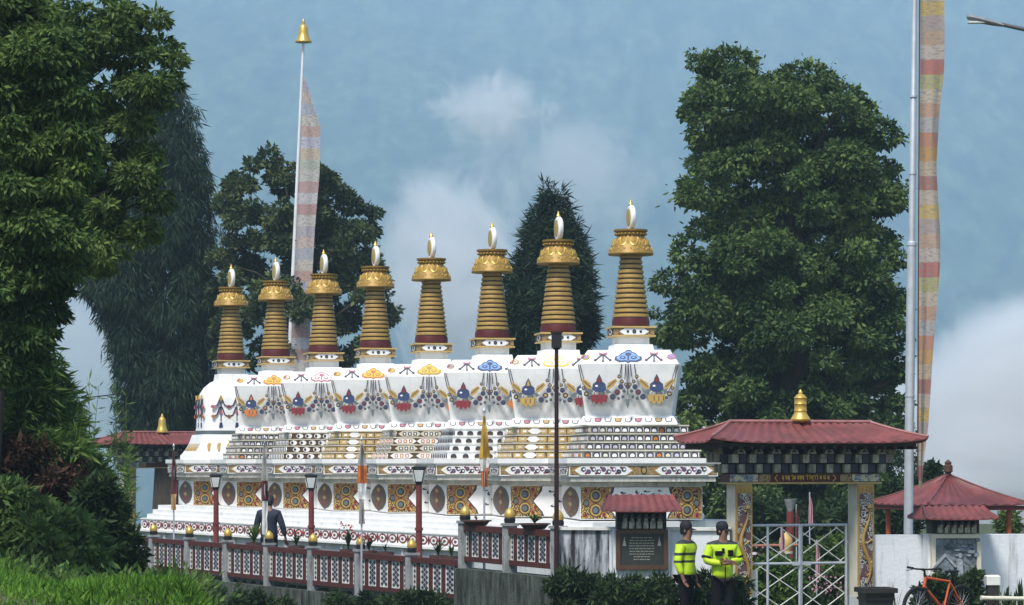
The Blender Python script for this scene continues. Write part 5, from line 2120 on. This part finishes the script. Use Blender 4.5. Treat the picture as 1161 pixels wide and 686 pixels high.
sh.rotation_euler.z = math.atan2(dlt.y, dlt.x)
tag(sh, 'low grey masonry ledge carrying pots directly behind the low fence', 'ledge')
for px, tp, n, sp, wd, mt, lab in ((540, 588, 8, .16, .012, LG_DARKP, 'shallow bowl with a few stems on the raised fence'), (606, 580, 34, .28, .022, LG_BUSH, 'leafy plant in a shallow bowl on the raised fence')):
    u = (px - 527.6) / (631 - 527.6)
    Yf = 48.5 + (44.75 - 48.5) * u
    blade_plant(lab, px, tp, Yf, n, sp, wd, mt, z0=1.6, group='bowls on the raised fence rail', pot=(.26, .1, TERRA), name='potted_plant', cat='potted plant', seed=95)

# bamboo rail and capped post at the right corner
a, b = at(1112, 678, 43), at(1230, 680, 43.4)
t = thing('bamboo_rail', 'pale bamboo rail low at the right corner, in front of succulents', 'rail', (a.x, 43, 0))
mb = MB()
n = 14
mb.tube([(b - a) * (q / n) + Vector((0, 0, a.z)) for q in range(n + 1)], [.035 + .006 * (q % 3 == 0) for q in range(n + 1)], 10)
mb.build('pole', CREAM, t, True)
for u in (.15, .9):
    mb = MB()
    c = (b - a) * u
    mb.tube([(c.x, c.y + .05, -.1), (c.x, c.y + .05, a.z + .03)], .03, 8)
    mb.build('support', OB['brown'], t, True)
b = at(1125, 652, 43.25)
t = thing('capped_post', 'short dark post with a white cap, standing among the right-hand succulents', 'post', (b.x, 43.25, 0))
mb = MB()
mb.box(-.09, .09, -.09, .09, -.1, b.z - .16)
mb.build('post', DARKW, t)
mb = MB()
mb.loft([(.11, b.z - .159), (.115, b.z - .02), (.09, b.z)])
mb.build('cap', OFFW, t)

# shrine garden seen through the gate
Y = 54
b = at(896, 566, Y)
t = thing('pillar_planter', 'red pillar topped by a grey bowl, in the garden behind the gate', 'pillar', (b.x, Y, 0))
mb = MB()
mb.tube([(0, 0, -.1), (0, 0, b.z - .25)], [.09, .075], 12)
mb.build('pillar', pbr('garden_red_paint', (.16, .03, .025), .5, .2, 6), t, True)
mb = MB()
mb.lathe([(.05, b.z - .25), (.1, b.z - .1), (.13, b.z), (.1, b.z - .02), (.01, b.z - .06)], 14)
mb.build('bowl', GREYC, t, True)
b = at(891, 603, 51.5)
t = thing('small_shrine', 'little cream stone lantern with gold dome behind the left gate leaf', 'stone lantern', (b.x, 51.5, 0))
mb = MB()
mb.lathe([(.16, -.1), (.16, .2), (.09, .25), (.085, b.z - .45), (.14, b.z - .42), (.14, b.z - .38)], 16)
mb.build('pedestal', CREAM, t)
mb = MB()
mb.lathe([(.1, b.z - .379), (.14, b.z - .26), (.12, b.z - .12), (.05, b.z - .05), (.004, b.z)], 16)
mb.build('dome', OCHRE, t, True)
for i, (px, tp, Y, c, lab) in enumerate(((918, 558, 55, 'pink', 'pale pink pennant flag behind the gate'), (903, 572, 56, 'maroon', 'dark red pennant flag behind the gate'), (926, 612, 50, 'pink', 'short pink hanging flag behind the right gate leaf'), (886, 596, 50.5, 'pink', 'thin pink hanging flag beside the stone lantern'))):
    b = at(px, tp, Y)
    t = thing('pennant', lab, 'flag', (b.x, Y, 0), 0, 'small flags in the shrine garden')
    mb = MB()
    mb.tube([(0, 0, -.1), (0, 0, b.z)], .014, 6)
    mb.build('pole', STEEL, t)
    cloth('flag_cloth', [(b.z - .02, b.x, b.x + .02), (b.z - .3, b.x - .02, b.x + .06), (b.z - .7, b.x - .03, b.x + .06)], Y - .03, fm[c], t, Vector((b.x, Y, 0)), .05, 4, 6)
for i, (px, py, Y) in enumerate(((935, 655, 49.5), (948, 668, 49.2), (925, 670, 49), (955, 640, 52), (862, 628, 52))):
    b = at(px, py - 6, Y)
    blade_plant('pink flowering bush among the greenery behind the gate', px, py - 6, Y, 26, .3, .03, LG_DARKP, group='pink flowering bushes behind the gate', name='flowering_bush', cat='bush', flowers=fm['pink'], seed=120 + i)
mb = MB()
mb.tube([at(845, 619, 53), at(905, 618, 53)], .03, 8)
tag(mb.build('garden_rail', pbr('faded_red_rail', (.3, .12, .07), .6, .2, 5)), 'faded red horizontal garden rail behind the left gate leaf', 'rail')
